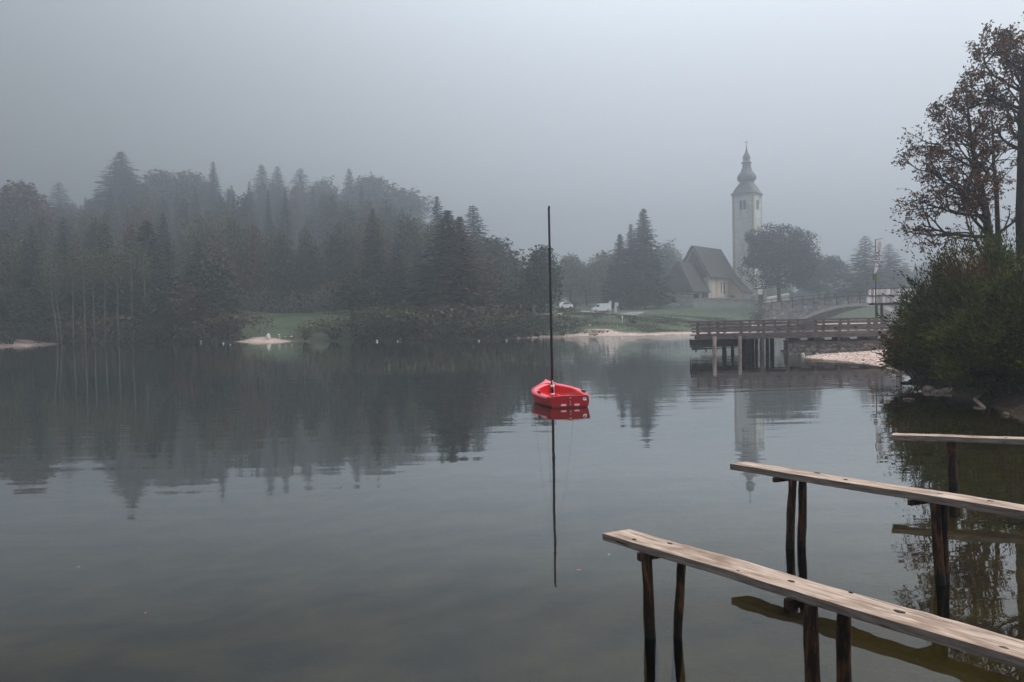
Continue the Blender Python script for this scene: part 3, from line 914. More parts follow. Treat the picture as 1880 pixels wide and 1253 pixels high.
def forest():
    rng = np.random.default_rng(77)
    V, F, M = [], [], []
    off = 0
    skyl = [(-40, 345), (60, 345), (110, 370), (180, 340), (300, 325), (420, 325), (520, 320), (600, 335), (680, 330), (740, 352), (800, 380), (850, 425), (900, 455), (950, 500), (985, 540)]
    sx, sy = zip(*skyl)
    n = 0
    for Y in (117, 127, 138, 152, 170, 192, 218, 248, 282, 318, 350):
        px = -60 + rng.uniform(0, 20)
        while px < 985:
            lim = np.interp(px, sx, sy)
            u = (px - 940) / FPX
            X = u * Y
            g = gh(X, Y)
            H = rng.uniform(13, 22) * (0.85 if Y < 140 else 1.0 if Y < 200 else 1.35)
            if Y < 120: H *= 0.55
            # keep under the skyline
            ztop = at(px, lim + rng.uniform(6, 34), Y).z
            H = min(H, ztop - g)
            isme = (abs(u + 0.275) < 0.075 and Y < 146) or (Y < 120 and (80 < px < 290 or px > 960))
            step = rng.uniform(0.55, 1.0) * 7.5 / Y * FPX
            if H > 5 and not isme:
                if rng.random() < (0.24 if Y < 235 else 0.45):
                    v, f = PS[rng.integers(4)]; k = rng.uniform(6, 10) / 0.36; mi = 0
                else:
                    v, f = PB[rng.integers(5)]; k = rng.uniform(9, 13) / 0.95; mi = rng.choice([1, 2, 3], p=[0.45, 0.25, 0.3])
                    keep = rng.random(len(f)) < 0.62
                    v = v.reshape(-1, 4, 3)[keep].reshape(-1, 3); f = np.arange(len(v)).reshape(-1, 4)
                a = rng.uniform(0, 6.28); c, s = math.cos(a), math.sin(a)
                q = np.stack([(v[:, 0] * c - v[:, 1] * s) * k + X, (v[:, 0] * s + v[:, 1] * c) * k + Y, v[:, 2] * H + g], 1)
                V.append(q); F.append(f + off); off += len(q); M.append(np.full(len(f), mi)); n += 1
            px += step
    # faint wood far behind the road and beyond the bridge
    sx2, sy2 = zip(*[(985, 500), (1050, 482), (1110, 478), (1200, 492), (1260, 500), (1400, 520), (1480, 512), (1560, 505), (1620, 480), (1700, 470), (1900, 440)])
    for Y in (290, 325, 355):
        px = 985.0
        while px < 1900:
            ztop = at(px, np.interp(px, sx2, sy2) + rng.uniform(0, 22), Y).z
            X = (px - 940) / FPX * Y; g = gh(X, Y); H = ztop - g
            if rng.random() < 0.3:
                v, f = PS[rng.integers(4)]; k = 9 / 0.36; mi = 0
            else:
                v, f = PB[rng.integers(5)]; k = 11 / 0.8; mi = rng.choice([1, 3])
            if H > 3:
                q = v * [k, k, H] + [X, Y, g]
                V.append(q); F.append(f + off); off += len(q); M.append(np.full(len(f), mi))
            px += rng.uniform(0.6, 1.0) * 9 / Y * FPX
    # understorey between the trunks
    C = []
    while sum(map(len, C)) < 55000:
        px = rng.uniform(-70, 1000, 4000); Y = 100 + rng.uniform(0, 1, 4000) ** 1.3 * 60
        u = (px - 940) / FPX; X = u * Y
        ok = (np.abs(u + 0.27) > 0.07) | (Y > 157)
        P = np.stack([X, Y], 1)[ok]
        s = lake_sd(P); P = P[s > 0.3]
        pxx = 940 + FPX * P[:, 0] / P[:, 1]; P = P[(lake_sd(P) > 7) | ((pxx > 105) & (pxx < 440)) | (pxx > 548)]
        P = P[(940 + FPX * P[:, 0] / P[:, 1] < 990) | (lake_sd(P) > 9)]
        z = ground_h(P) + rng.uniform(0, 1, len(P)) ** 1.5 * 3.6
        C.append(np.column_stack([P, z]))
    C = np.concatenate(C)
    v, f = leafquads(C, rng.uniform(0.25, 0.5, len(C)), 0.22, rng)
    V.append(v); F.append(f + off); M.append(rng.choice([1, 2, 3], len(f)))
    me = npmesh('forest', np.concatenate(V), np.concatenate(F), [MT['leaf_spruce'], MT['leaf_dark'], MT['leaf_rust'], MT['leaf_olive']], np.concatenate(M))
    o = link('forest', me)
    tag(o, 'mixed autumn forest covering the misty hill as one mass', 'forest', kind='stuff')


forest()

# reeds and weeds at the foot of the far grass bank and around the road
nr = np.random.default_rng(12)
Pg = np.stack([nr.uniform(8, 62, 60000), nr.uniform(106, 156, 60000)], 1)
s_ = lake_sd(Pg); Pg = Pg[(s_ > 2.5) & (Pg[:, 0] / Pg[:, 1] < 0.32)]
cl = vnoise(Pg[:, 0], Pg[:, 1], 0.5, 9)
Pg = Pg[cl + nr.normal(size=len(Pg)) * 0.3 > 0.25]
V, F = leafquads(np.column_stack([Pg, ground_h(Pg) + 0.10]), 0.20, 0.05, nr, np.tile([0, 0, 1.6], (len(Pg), 1)))
tag(link('grass', npmesh('grass', V, F, [MT['grass_tuft']])), 'tufts of rough grass on the far bank', 'grass', kind='stuff')
# ------------------------------------------------------------------ red dinghy
TR0 = W(1046.5, 749, 0.0)                       # foot of the transom
MA0 = W(1014.5, 734, 0.0)                       # below the mast
hd = (MA0 - TR0); hd.z = 0
BL = hd.length / 0.69                           # hull length
dz = math.atan2(-hd.x, hd.y)                    # heading about z (local +Y = bow)
boat = thing('dinghy', 'small red sailing dinghy with a black mast, moored alone on the lake', 'boat', (TR0.x, TR0.y, 0), dz)
NS = 26


def bw(t):                                      # half beam at the gunwale
    return 0.585 + 0.20 * math.sin(math.pi * min(t / 0.86, 1.0)) * (1 if t < 0.43 else 1) - (0.585) * max(0, (t - 0.5) / 0.5) ** 1.9 - 0.0 * t


def shr(t):
    return 0.305 + 0.225 * t ** 1.5 - 0.045 * math.sin(math.pi * t)


def keel(t):
    return -0.10 - 0.02 * math.sin(math.pi * t) + 0.50 * max(0, (t - 0.72) / 0.28) ** 2.2


def section(t, side):
    b = max(bw(t), 0.012); s, k = shr(t), keel(t)
    pts = []
    for q in np.linspace(0, 1, 11):
        a = q * math.pi / 2
        x = b * (math.sin(a) ** 0.78) * (1 - 0.05 * q ** 6)
        z = k + (s - k) * (1 - math.cos(a)) ** 1.0 * (0.32 + 0.68 * q ** 2.4) if q < 1 else s
        pts.append((side * x, t * BL, z))
    return pts


hm = MB()
vs_, fs = [], []
for i in range(NS):
    t = i / (NS - 1)
    Lp = section(t, -1)[::-1]; Rp = section(t, 1)[1:]
    vs_ += Lp + Rp
K = 21
for i in range(NS - 1):
    for k in range(K - 1):
        a = i * K + k
        fs.append((a, a + 1, a + K + 1, a + K))
hm.add(vs_, fs, 0, True)
hull = hm.build('hull', MT['red_hull'], boat)
tm = MB()
Lp = section(0, -1)[::-1] + section(0, 1)[1:]
top = [(x, -0.012, z) for x, y, z in Lp]
arc = [(bw(0) * math.cos(a), -0.012, shr(0) + 0.045 * math.sin(a)) for a in np.linspace(0, math.pi, 9)[1:-1]]
ring = top + arc
n_ = len(ring)
tm.add(ring + [(x, 0.018, z) for x, y, z in ring], [tuple(range(n_ - 1, -1, -1)), tuple(range(n_, 2 * n_))] + [(i, (i + 1) % n_, n_ + (i + 1) % n_, n_ + i) for i in range(n_)])
transom = tm.build('transom', MT['red_hull'], boat)
# two pale oval drain flaps, pintle fittings and a round sticker on the transom
for sx in (-0.19, 0.20):
    b = MB()
    pts = [(sx + 0.085 * math.copysign(abs(math.cos(a)) ** 0.6, math.cos(a)), -0.026, 0.085 + 0.030 * math.copysign(abs(math.sin(a)) ** 0.8, math.sin(a))) for a in np.linspace(0, 2 * math.pi, 21)[:-1]]
    b.add(pts + [(x, -0.010, z) for x, y, z in pts], [tuple(range(20))] + [(i, (i + 1) % 20, 20 + (i + 1) % 20, 20 + i) for i in range(20)])
    b.build('drain_flap', MT['pink'], transom)
b = MB()
for z, w_ in ((0.09, .05), (0.14, .03), (0.285, .05), (0.19, .035)):
    b = MB()
    b.box((0.005, -0.03, z), (w_, 0.035, 0.022))
    b.build('rudder_fitting', MT['steel'], transom)
b = MB()
pts = [(0.43 + 0.055 * math.cos(a), -0.018, 0.245 + 0.045 * math.sin(a)) for a in np.linspace(0, 2 * math.pi, 17)[:-1]]
b.add(pts, [tuple(range(16))], 0)
b.box((0.455, -0.0195, 0.215), (0.06, 0.003, 0.03), mi=0)
pts = [(0.425 + 0.035 * math.cos(a), -0.0205, 0.257 + 0.022 * math.sin(a)) for a in np.linspace(0, 2 * math.pi, 13)[:-1]]
b.add(pts, [tuple(range(12))], 1)
b.build('sticker', [MT['white'], MT['blue']], transom)
# deck with a long cockpit opening
dm = MB()
T0, T1 = 0.05, 0.80


def inner(t):
    q = (t - T0) / (T1 - T0)
    w = bw(t) - 0.17 - 0.05 * q
    e = 1 - max(0, (q - 0.62) / 0.38) ** 2.6
    return max(w * max(e, 0) ** 0.6, 0.0)


vs_, fs = [], []
NT = 34
for i in range(NT):
    t = T0 + (T1 - T0) * i / (NT - 1)
    for sgn in (-1, 1):
        b_ = bw(t) * 1.015
        w_ = inner(t)
        z = shr(t)
        vs_ += [(sgn * b_, t * BL, z - 0.035), (sgn * b_, t * BL, z + 0.008), (sgn * (b_ * 0.5 + w_ * 0.5), t * BL, z + 0.035), (sgn * w_, t * BL, z + 0.03), (sgn * w_ * 0.985, t * BL, z + 0.005)]
for i in range(NT - 1):
    for s in (0, 5):
        for k in range(4):
            a = i * 10 + s + k
            fs.append((a, a + 1, a + 11, a + 10))
dm.add(vs_, fs, 0, True)
# foredeck
vs_, fs = [], []
for i in range(9):
    t = T1 + (1.0 - T1) * i / 8
    b_ = max(bw(t) * 1.015, 0.015); z = shr(t)
    for k in range(7):
        q = -1 + 2 * k / 6
        vs_.append((q * b_, t * BL + (0.02 if i == 8 else 0), z + 0.008 + 0.045 * (1 - q * q)))
for i in range(8):
    for k in range(6):
        a = i * 7 + k
        fs.append((a, a + 1, a + 8, a + 7))
dm.add(vs_, fs, 0, True)
# stern strip
dm.add([(-bw(0) * 1.01, -0.014, shr(0) + 0.006), (bw(0) * 1.01, -0.014, shr(0) + 0.006), (bw(T0) * 1.01, T0 * BL, shr(T0) + 0.008), (-bw(T0) * 1.01, T0 * BL, shr(T0) + 0.008),
        (0, -0.014, shr(0) + 0.052), (0, T0 * BL, shr(T0) + 0.052)], [(0, 4, 5, 3), (4, 1, 2, 5)], 0, True)
dm.build('deck', MT['red_deck'], boat)
# cockpit liner
cm = MB()
vs_, fs = [], []
prof = [(1.0, 0.0, 0), (0.97, -0.10, 0), (0.88, -0.20, 0), (0.70, -0.255, 0), (0.35, -0.27, 0), (0, -0.27, 0)]
for i in range(NT):
    t = T0 + (T1 - T0) * i / (NT - 1)
    w_ = inner(t) * 0.985; z = shr(t) + 0.004
    row = [(-w_ * f, t * BL, z + dzz) for f, dzz, _ in prof] + [(w_ * f, t * BL, z + dzz) for f, dzz, _ in prof[::-1][1:]]
    vs_ += row
K = len(prof) * 2 - 1
for i in range(NT - 1):
    for k in range(K - 1):
        a = i * K + k
        fs.append((a, a + K, a + K + 1, a + 1))
cm.add(vs_, fs, 0, True)
cm.add(vs_[:K], [tuple(range(K))], 0)
cm.add(vs_[-K:], [tuple(range(K))], 0)
liner = cm.build('cockpit', MT['red'], boat)
b = MB()
b.box((0, 0.36 * BL, 0.15), (0.09, 0.95, 0.16))
b.build('centreboard_case', MT['red'], liner)
b = MB()
b.beam((0.10, 0.60 * BL, 0.12), (0.40, 0.22 * BL, 0.36), 0.045, 0.03)
b.build('tiller', MT['trunk_sawn'], liner)
for sx, ty in ((-1, 0.30), (1, 0.26)):
    for dy in (0, 0.22):
        b = MB()
        cx = sx * (bw(ty) - 0.085); cy = ty * BL + dy
        b.tube([(cx, cy, shr(ty) + 0.03), (cx, cy, shr(ty) + 0.065)], [0.035, 0.035], 10)
        b.tube([(cx - 0.04, cy, shr(ty) + 0.075), (cx + 0.04, cy, shr(ty) + 0.075)], 0.014, 6)
        b.build('cleat', MT['black'], boat)
b = MB()
cx = bw(0.42) - 0.08
b.tube([(cx, 0.42 * BL, shr(.42)), (cx, 0.42 * BL, shr(.42) + 0.26)], 0.006, 5)
b.tube([(cx, 0.42 * BL, shr(.42)), (cx, 0.42 * BL, shr(.42) + 0.05)], 0.02, 6)
b.build('shroud_plate', MT['wire'], boat)
# mast: straight, very slightly raked
tt = at(1007.5, 378, MA0.y + 0.12)
inv = boat.matrix_basis.inverted() if False else Matrix.Translation(boat.location) @ Matrix.Rotation(dz, 4, 'Z')
inv = inv.inverted()
mt_ = inv @ tt
mb_ = inv @ Vector((MA0.x, MA0.y, 0.10))
mast_ax = (mt_ - mb_)
b = MB()
b.tube([mb_, mb_ + mast_ax * 0.5, mb_ + mast_ax * 0.985, mt_], [0.043, 0.042, 0.035, 0.016], 12)
b.box(mt_ - mast_ax * 0.012 + Vector((0.01, -0.05, 0)), (0.02, 0.09, 0.10))
mast = b.build('mast', MT['black'], boat)
b = MB()
for q in (0.775, 0.30):
    b = MB()
    b.tube([mb_ + mast_ax * (q - 0.004), mb_ + mast_ax * (q + 0.004)], [0.062, 0.062], 10)
    b.build('mast_band', MT['black'], mast)
sp = mb_ + mast_ax * 0.432
b = MB()
for sx in (-1, 1):
    b.tube([sp, sp + Vector((sx * 0.38, -0.08, -0.0))], [0.014, 0.009], 6)
b.build('spreader', MT['steel'], mast)
hnd = mb_ + mast_ax * 0.775
for sx in (-1, 1):
    b = MB()
    b.tube([hnd, sp + Vector((sx * 0.38, -0.08, 0)), (sx * (bw(0.62) - 0.06), 0.62 * BL, shr(0.62))], 0.0035, 4)
    b.build('shroud', MT['wire'], mast)
b = MB(); b.tube([hnd, (0, 0.985 * BL, shr(1) + 0.03)], 0.0035, 4); b.build('forestay', MT['wire'], mast)
b = MB()
for q, r in ((0.055, 0.085), (0.012, 0.075)):
    p_ = mb_ + mast_ax * q
    b.tube([p_ + Vector((-0.06, -0.03, 0)), p_ + Vector((0.06, -0.03, 0))], [r * 0.45, r * 0.45], 8)
b.tube([mb_ + mast_ax * 0.02 + Vector((0.05, -0.06, 0)), mb_ + mast_ax * 0.085 + Vector((0, -0.06, 0))], 0.012, 5)
b.build('rope_coil', MT['white'], mast)

# ------------------------------------------------------------------ mooring planks in the foreground


def plank_jetty(label, e0, e1, width, thick, posts, ztop, rngseed, knots):
    """e0/e1: world ends of the near top edge; width grows away from the camera; posts: list of (photo x, photo y of foot or None, along 0..1, across)"""
    rg = random.Random(rngseed)
    e0, e1 = Vector(e0), Vector(e1)
    ax = (e1 - e0); L = ax.length; ax.normalize()
    nrm = Vector((-ax.y, ax.x, 0))
    if nrm.y < 0: nrm = -nrm
    root = thing('plank_jetty', label, 'jetty', (e0.x, e0.y, 0), math.atan2(ax.y, ax.x), 'narrow plank jetties on posts in the foreground')
    # local frame: x along, y = across (away from camera)
    sgn = 1
    b = MB()
    N = 40
    vs_, fs = [], []
    for i in range(N + 1):
        x = L * i / N
        w0 = 0.0025 * math.sin(i * 0.7) + rg.uniform(-0.003, 0.003); w1 = 0.005 * math.sin(i * 0.5 + 2) + rg.uniform(-0.004, 0.004)
        zb = 0.003 * math.sin(i * 0.33 + rngseed)
        dx = -0.0 if i else -0.01
        vs_ += [(x, w0, ztop + zb), (x + (0.05 if i == 0 else 0), width + w1, ztop + zb + rg.uniform(-0.002, 0.002)),
                (x + (0.05 if i == 0 else 0), width + w1 - 0.01, ztop - thick + zb), (x, w0 + 0.004, ztop - thick + zb)]
    for i in range(N):
        a = i * 4
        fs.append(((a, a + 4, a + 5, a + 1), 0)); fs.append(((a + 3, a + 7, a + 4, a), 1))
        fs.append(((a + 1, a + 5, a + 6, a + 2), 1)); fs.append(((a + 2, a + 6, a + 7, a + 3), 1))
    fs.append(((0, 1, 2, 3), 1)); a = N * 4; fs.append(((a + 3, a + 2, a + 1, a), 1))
    for f, mi in fs:
        pass
    o0 = len(b.v)
    b.v += vs_
    for f, mi in fs:
        b.f.append(list(f)); b.m.append(mi); b.s.append(False)
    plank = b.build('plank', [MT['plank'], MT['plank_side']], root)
    for (kx, ky, kr) in knots:
        k = MB()
        m_ = 12
        pts = [(kx * L + kr * 2.2 * math.cos(a) * rg.uniform(0.7, 1.15), ky * width + kr * math.sin(a) * rg.uniform(0.7, 1.15), ztop + 0.0045) for a in np.linspace(0, 2 * math.pi, m_ + 1)[:-1]]
        k.add(pts + [(x, y, ztop - 0.012) for x, y, z in pts], [tuple(range(m_))] + [(i, (i + 1) % m_, m_ + (i + 1) % m_, m_ + i) for i in range(m_)])
        k.build('knot', MT['knot'], plank)
    inv = (Matrix.Translation(root.location) @ Matrix.Rotation(math.atan2(ax.y, ax.x), 4, 'Z')).inverted()
    for p in posts:
        px, py, r, lean, ty = p
        def solve(pxx, z):
            lo, hi = -1.0, L + 1.5
            for _ in range(40):
                m_ = (lo + hi) / 2
                wpt = inv.inverted() @ Vector((m_, ty, z)) - cam.matrix_world.translation
                if 940 + FPX * wpt.dot(RT) / wpt.dot(F0) < pxx: lo = m_
                else: hi = m_
            return (lo + hi) / 2
        foot = Vector((solve(px, 0.0), ty, 0))
        lean = solve(py, ztop - thick) - foot.x
        k = MB()
        n = 14
        zt = ztop - thick - 0.003
        zb = -1.0
        pts, rad = [], []
        for i in range(n):
            z = zb + (zt - zb) * i / (n - 1)
            q = (z - 0) / zt
            x = foot.x + lean * max(q, -0.8); y = foot.y + (ty - foot.y) * max(min(q, 1), 0)
            pts.append((x + 0.004 * math.sin(i * 1.3 + px), y + 0.004 * math.cos(i * 0.9 + px), z))
            rad.append(r * (1.06 - 0.10 * max(q, 0)) * (1 + 0.05 * math.sin(i * 2.1 + px)))
        k.tube(pts, rad, 14, wob=0.05, rng=rg)
        k.build('post', MT['post'], root)
    return root, L, width


# nearest plank
e0 = W(1106, 979, 0.75); e1 = W(1880, 1212, 0.75); e1 = e0 + (e1 - e0) * 1.28
root, L, wd = plank_jetty('nearest and widest pale plank jetty, crossing the bottom right corner', e0, e1, 0.27, 0.06,
                          [(1194, 1187, 0.044, 0, 0.03), (1244, 1252, 0.036, 0, 0.20), (1492, 1488, 0.048, 0, 0.03), (1549, 1549, 0.046, 0, 0.21)], 0.75, 4,
                          [(0.075, 0.25, 0.010), (0.14, 0.75, 0.012), (0.42, 0.55, 0.013), (0.51, 0.95, 0.008), (0.60, 0.62, 0.016), (0.75, 0.3, 0.012), (0.33, 0.2, 0.008)])
for fx in (0.105, 0.435):
    b = MB(); b.beam((fx * L + 0.02, -0.03, 0.655), (fx * L + 0.10, 0.33, 0.655), 0.05, 0.062)
    b.build('crossbar', MT['post'], root)
e0 = W(1340, 852, 0.84); e1 = W(1880, 938, 0.84); e1 = e0 + (e1 - e0) * 1.35
root, L, wd = plank_jetty('middle plank jetty with paired brown posts, second from the camera', e0, e1, 0.25, 0.07,
                          [(1450, 1455, 0.045, 0, 0.04), (1472, 1474, 0.045, 0, 0.19), (1727, 1716, 0.045, 0, 0.05), (1732, 1730, 0.050, 0, 0.18)], 0.84, 7,
                          [(0.235, 0.95, 0.018), (0.33, 0.5, 0.010), (0.555, 0.6, 0.014), (0.66, 0.7, 0.012)])
for fx in (0.145, 0.505):
    b = MB(); b.beam((fx * L, -0.02, 0.742), (fx * L + 0.08, 0.28, 0.742), 0.045, 0.05)
    b.build('crossbar', MT['post'], root)
e0 = W(1636, 799, 0.75); e1 = W(1880, 807, 0.75); e1 = e0 + (e1 - e0) * 1.6
root, L, wd = plank_jetty('farthest plank jetty, seen almost edge on under the dark shrubs', e0, e1, 0.24, 0.075,
                          [(1750, 1746, 0.062, 0, 0.10), (1912, 1910, 0.055, 0, 0.1)], 0.75, 11, [(0.3, 0.5, 0.01), (0.55, 0.4, 0.01)])

# ------------------------------------------------------------------ wooden pier
PIERY = 50.0
pier = thing('wooden_pier', 'weathered grey wooden pier with slatted railings on thick piles', 'pier', (at(1265, 600, PIERY).x, PIERY, 0))
OX, OY = pier.location.x, PIERY


def lx(px, Y=PIERY, py=600):
    return at(px, py, Y).x - OX


ZR, ZD = 2.19, 1.34
XL, XR = 0.0, lx(1652)
DEP = 3.3                        # deck depth
# railings, front and back
for side, (yy, posts, back) in enumerate((((0.0), [1281, 1302, 1318, 1360.5, 1402, 1449, 1497.5, 1543.5, 1595.5, 1648], False), (DEP, [1330, 1377, 1392, 1423, 1465, 1512, 1558, 1606, 1640], True))):
    rail = MB()
    x0 = -0.03 if not back else 1.35
    x1 = XR + (0.0 if not back else 0.6)
    zt = ZR
    rail.box(((x0 + x1) / 2, yy, zt - 0.045), (x1 - x0, 0.16, 0.085))
    for k, z in enumerate((1.96, 1.72, 1.535)):
        if not back:
            rail.box(((x0 + x1) / 2 + 0.1, yy - 0.065, z), (x1 - x0 - 0.2 * (k > 0), 0.045, 0.11))
        else:
            rail.box(((x0 + x1) / 2 + 0.1, yy - 0.065, z + 0.015), (x1 - x0 - 0.2, 0.045, 0.10))
    rl = rail.build('railing', MT['pier'], pier)
    for i, px in enumerate(posts):
        b = MB()
        w = 0.17 if not back else 0.14
        x = lx(px, PIERY + yy)
        slant = 0.14 if (not back and i in (5, 7)) else 0.0
        b.beam((x - slant, yy + 0.02, 0.84 if (not back and i >= 5) else 1.0 if not back else ZD), (x, yy + 0.02, ZR - 0.09), w, 0.13, up=Vector((0, 1, 0)))
        b.build('railing_post', MT['pier'], rl)
# upright clutter seen through the lower rails: benches along the back railing
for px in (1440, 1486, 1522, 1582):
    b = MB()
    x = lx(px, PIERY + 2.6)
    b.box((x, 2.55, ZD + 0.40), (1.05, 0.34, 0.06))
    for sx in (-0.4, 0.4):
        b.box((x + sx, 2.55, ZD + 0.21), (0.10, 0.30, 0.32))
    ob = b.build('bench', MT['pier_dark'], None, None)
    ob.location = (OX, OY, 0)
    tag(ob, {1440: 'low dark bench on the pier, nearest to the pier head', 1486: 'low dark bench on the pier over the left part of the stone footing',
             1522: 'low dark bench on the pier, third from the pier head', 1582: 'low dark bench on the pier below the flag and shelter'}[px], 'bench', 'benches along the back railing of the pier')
# deck, fascia beam, blocks (the pier stands slightly skewed to its front)
def SHEAR(b):
    b.v = [(x + 0.235 * max(y, 0), y, z) for x, y, z in b.v]


b = MB()
nb = 64
for i in range(nb):
    x = XL + 0.05 + (XR + 1.2 - XL) * i / nb
    b.box((x + 0.1, DEP / 2 + 0.06, ZD - 0.035 + 0.004 * (i % 3)), ((XR + 1.2) / nb - 0.012, DEP + 0.3, 0.06))
SHEAR(b)
b.build('deck', MT['pier'], pier)
b = MB()
b.box(((XL + XR) / 2 + 0.3, -0.10, ZD - 0.03), (XR - XL - 0.55, 0.09, 0.17))
b.box(((XL + XR) / 2 + 0.3, -0.085, ZD - 0.21), (XR - XL - 0.6, 0.07, 0.18))
b.build('fascia', MT['pier'], pier)
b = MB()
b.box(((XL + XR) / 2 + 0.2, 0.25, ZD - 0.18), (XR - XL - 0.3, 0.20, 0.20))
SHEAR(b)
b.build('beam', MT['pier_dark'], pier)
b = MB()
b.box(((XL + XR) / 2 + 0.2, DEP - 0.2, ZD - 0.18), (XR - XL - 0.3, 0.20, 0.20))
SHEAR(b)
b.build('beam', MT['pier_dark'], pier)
# boarded skirt at the pier head
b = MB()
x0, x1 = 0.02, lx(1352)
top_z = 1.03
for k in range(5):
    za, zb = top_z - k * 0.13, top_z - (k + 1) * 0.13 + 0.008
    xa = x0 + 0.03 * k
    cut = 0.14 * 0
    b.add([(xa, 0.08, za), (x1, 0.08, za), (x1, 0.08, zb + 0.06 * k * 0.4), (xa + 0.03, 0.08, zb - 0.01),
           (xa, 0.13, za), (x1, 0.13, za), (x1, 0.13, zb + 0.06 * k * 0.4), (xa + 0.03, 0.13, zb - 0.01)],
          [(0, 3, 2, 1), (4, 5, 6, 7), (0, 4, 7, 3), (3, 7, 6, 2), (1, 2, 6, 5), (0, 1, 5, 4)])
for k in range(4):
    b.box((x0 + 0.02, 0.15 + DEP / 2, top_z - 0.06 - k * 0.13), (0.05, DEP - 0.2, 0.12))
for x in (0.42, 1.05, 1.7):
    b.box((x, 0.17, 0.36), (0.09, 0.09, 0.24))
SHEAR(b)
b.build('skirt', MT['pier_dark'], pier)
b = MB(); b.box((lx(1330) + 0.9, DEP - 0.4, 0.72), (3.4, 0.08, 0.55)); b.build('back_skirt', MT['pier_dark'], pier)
rg = random.Random(9)
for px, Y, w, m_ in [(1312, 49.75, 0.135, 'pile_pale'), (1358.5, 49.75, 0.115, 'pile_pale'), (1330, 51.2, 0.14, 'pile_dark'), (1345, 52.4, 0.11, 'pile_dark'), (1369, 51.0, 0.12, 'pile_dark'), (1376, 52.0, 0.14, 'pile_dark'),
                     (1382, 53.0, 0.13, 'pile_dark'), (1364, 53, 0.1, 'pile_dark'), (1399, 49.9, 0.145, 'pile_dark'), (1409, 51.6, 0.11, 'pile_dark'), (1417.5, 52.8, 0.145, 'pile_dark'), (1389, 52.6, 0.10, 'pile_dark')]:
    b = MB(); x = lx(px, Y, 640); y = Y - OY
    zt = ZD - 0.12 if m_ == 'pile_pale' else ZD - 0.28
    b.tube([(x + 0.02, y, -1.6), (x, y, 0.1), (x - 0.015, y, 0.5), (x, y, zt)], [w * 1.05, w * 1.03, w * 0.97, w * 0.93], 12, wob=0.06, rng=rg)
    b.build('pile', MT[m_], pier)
for px in (1460, 1504, 1551, 1601):
    b = MB(); b.box((lx(px), DEP / 2, 0.90), (0.52, DEP + 0.35, 0.21)); SHEAR(b); b.build('sleeper', MT['pier_dark'], pier)

# stone footing under the landward half
x0, x1 = at(1446, 640, 50).x, at(1668, 640, 50).x
b = MB(); rs = random.Random(4)
b.box(((x0 + x1) / 2, 51.9, -0.01), (x1 - x0, 3.9, 1.36))
b.v = [(x + 0.27 * (y - 49.95), y, z) for x, y, z in b.v]
fw = b.build('stones_core', MT['stone'], None)
fw.name = 'masonry'
ft = thing('stone_footing', 'rounded rubble stone wall carrying the landward half of the pier', 'wall', (0, 0, 0))
fw.parent = ft
b = MB()
b.box(((x0 + x1) / 2, 51.9, 0.73), (x1 - x0 + 0.1, 4.05, 0.10))
b.v = [(x + 0.27 * (y - 49.9), y, z) for x, y, z in b.v]
b.build('capping', MT['wall_cap'], ft)


def rockmesh(b, c, size, seed, sub=2, mi=0, flat=0.75):
    """a lumpy stone added to builder b"""
    import bmesh
    bm = bmesh.new()
    bmesh.ops.create_icosphere(bm, subdivisions=sub, radius=1.0)
    rr = random.Random(seed)
    dirs = [Vector((rr.gauss(0, 1), rr.gauss(0, 1), rr.gauss(0, 1))).normalized() for _ in range(7)]
    offs = [rr.uniform(0.62, 0.92) for _ in dirs]
    vs2 = []
    for v in bm.verts:
        p = v.co.copy()
        for d, of in zip(dirs, offs):
            q = p.dot(d)
            if q > of: p -= d * (q - of) * 0.85
        p *= 1 + 0.05 * math.sin(5 * p.x + seed) * math.cos(4 * p.y)
        vs2.append(Vector((p.x * size[0], p.y * size[1], p.z * size[2])))
    rot = Matrix.Rotation(rr.uniform(0, 6.28), 3, 'Z') if size[0] < size[1] * 1.5 else Matrix.Rotation(rr.uniform(-0.3, 0.3), 3, 'Z')
    b.add([rot @ v + Vector(c) for v in vs2], [[v.index for v in f.verts] for f in bm.faces], mi, False)
    bm.free()


b = MB()
k = 0
for row, z in enumerate((0.0, 0.26, 0.49)):
    x = x0 + (0.12 if row % 2 else 0)
    while x < x1:
        w = rs.uniform(0.16, 0.30)
        rockmesh(b, (x + w * 0.8, 49.99, z + rs.uniform(-0.03, 0.03)), (w, 0.10, w * 0.62), k, 1, 0)
        x += w * 1.7; k += 1
b.build('facing_stones', MT['stone'], ft)

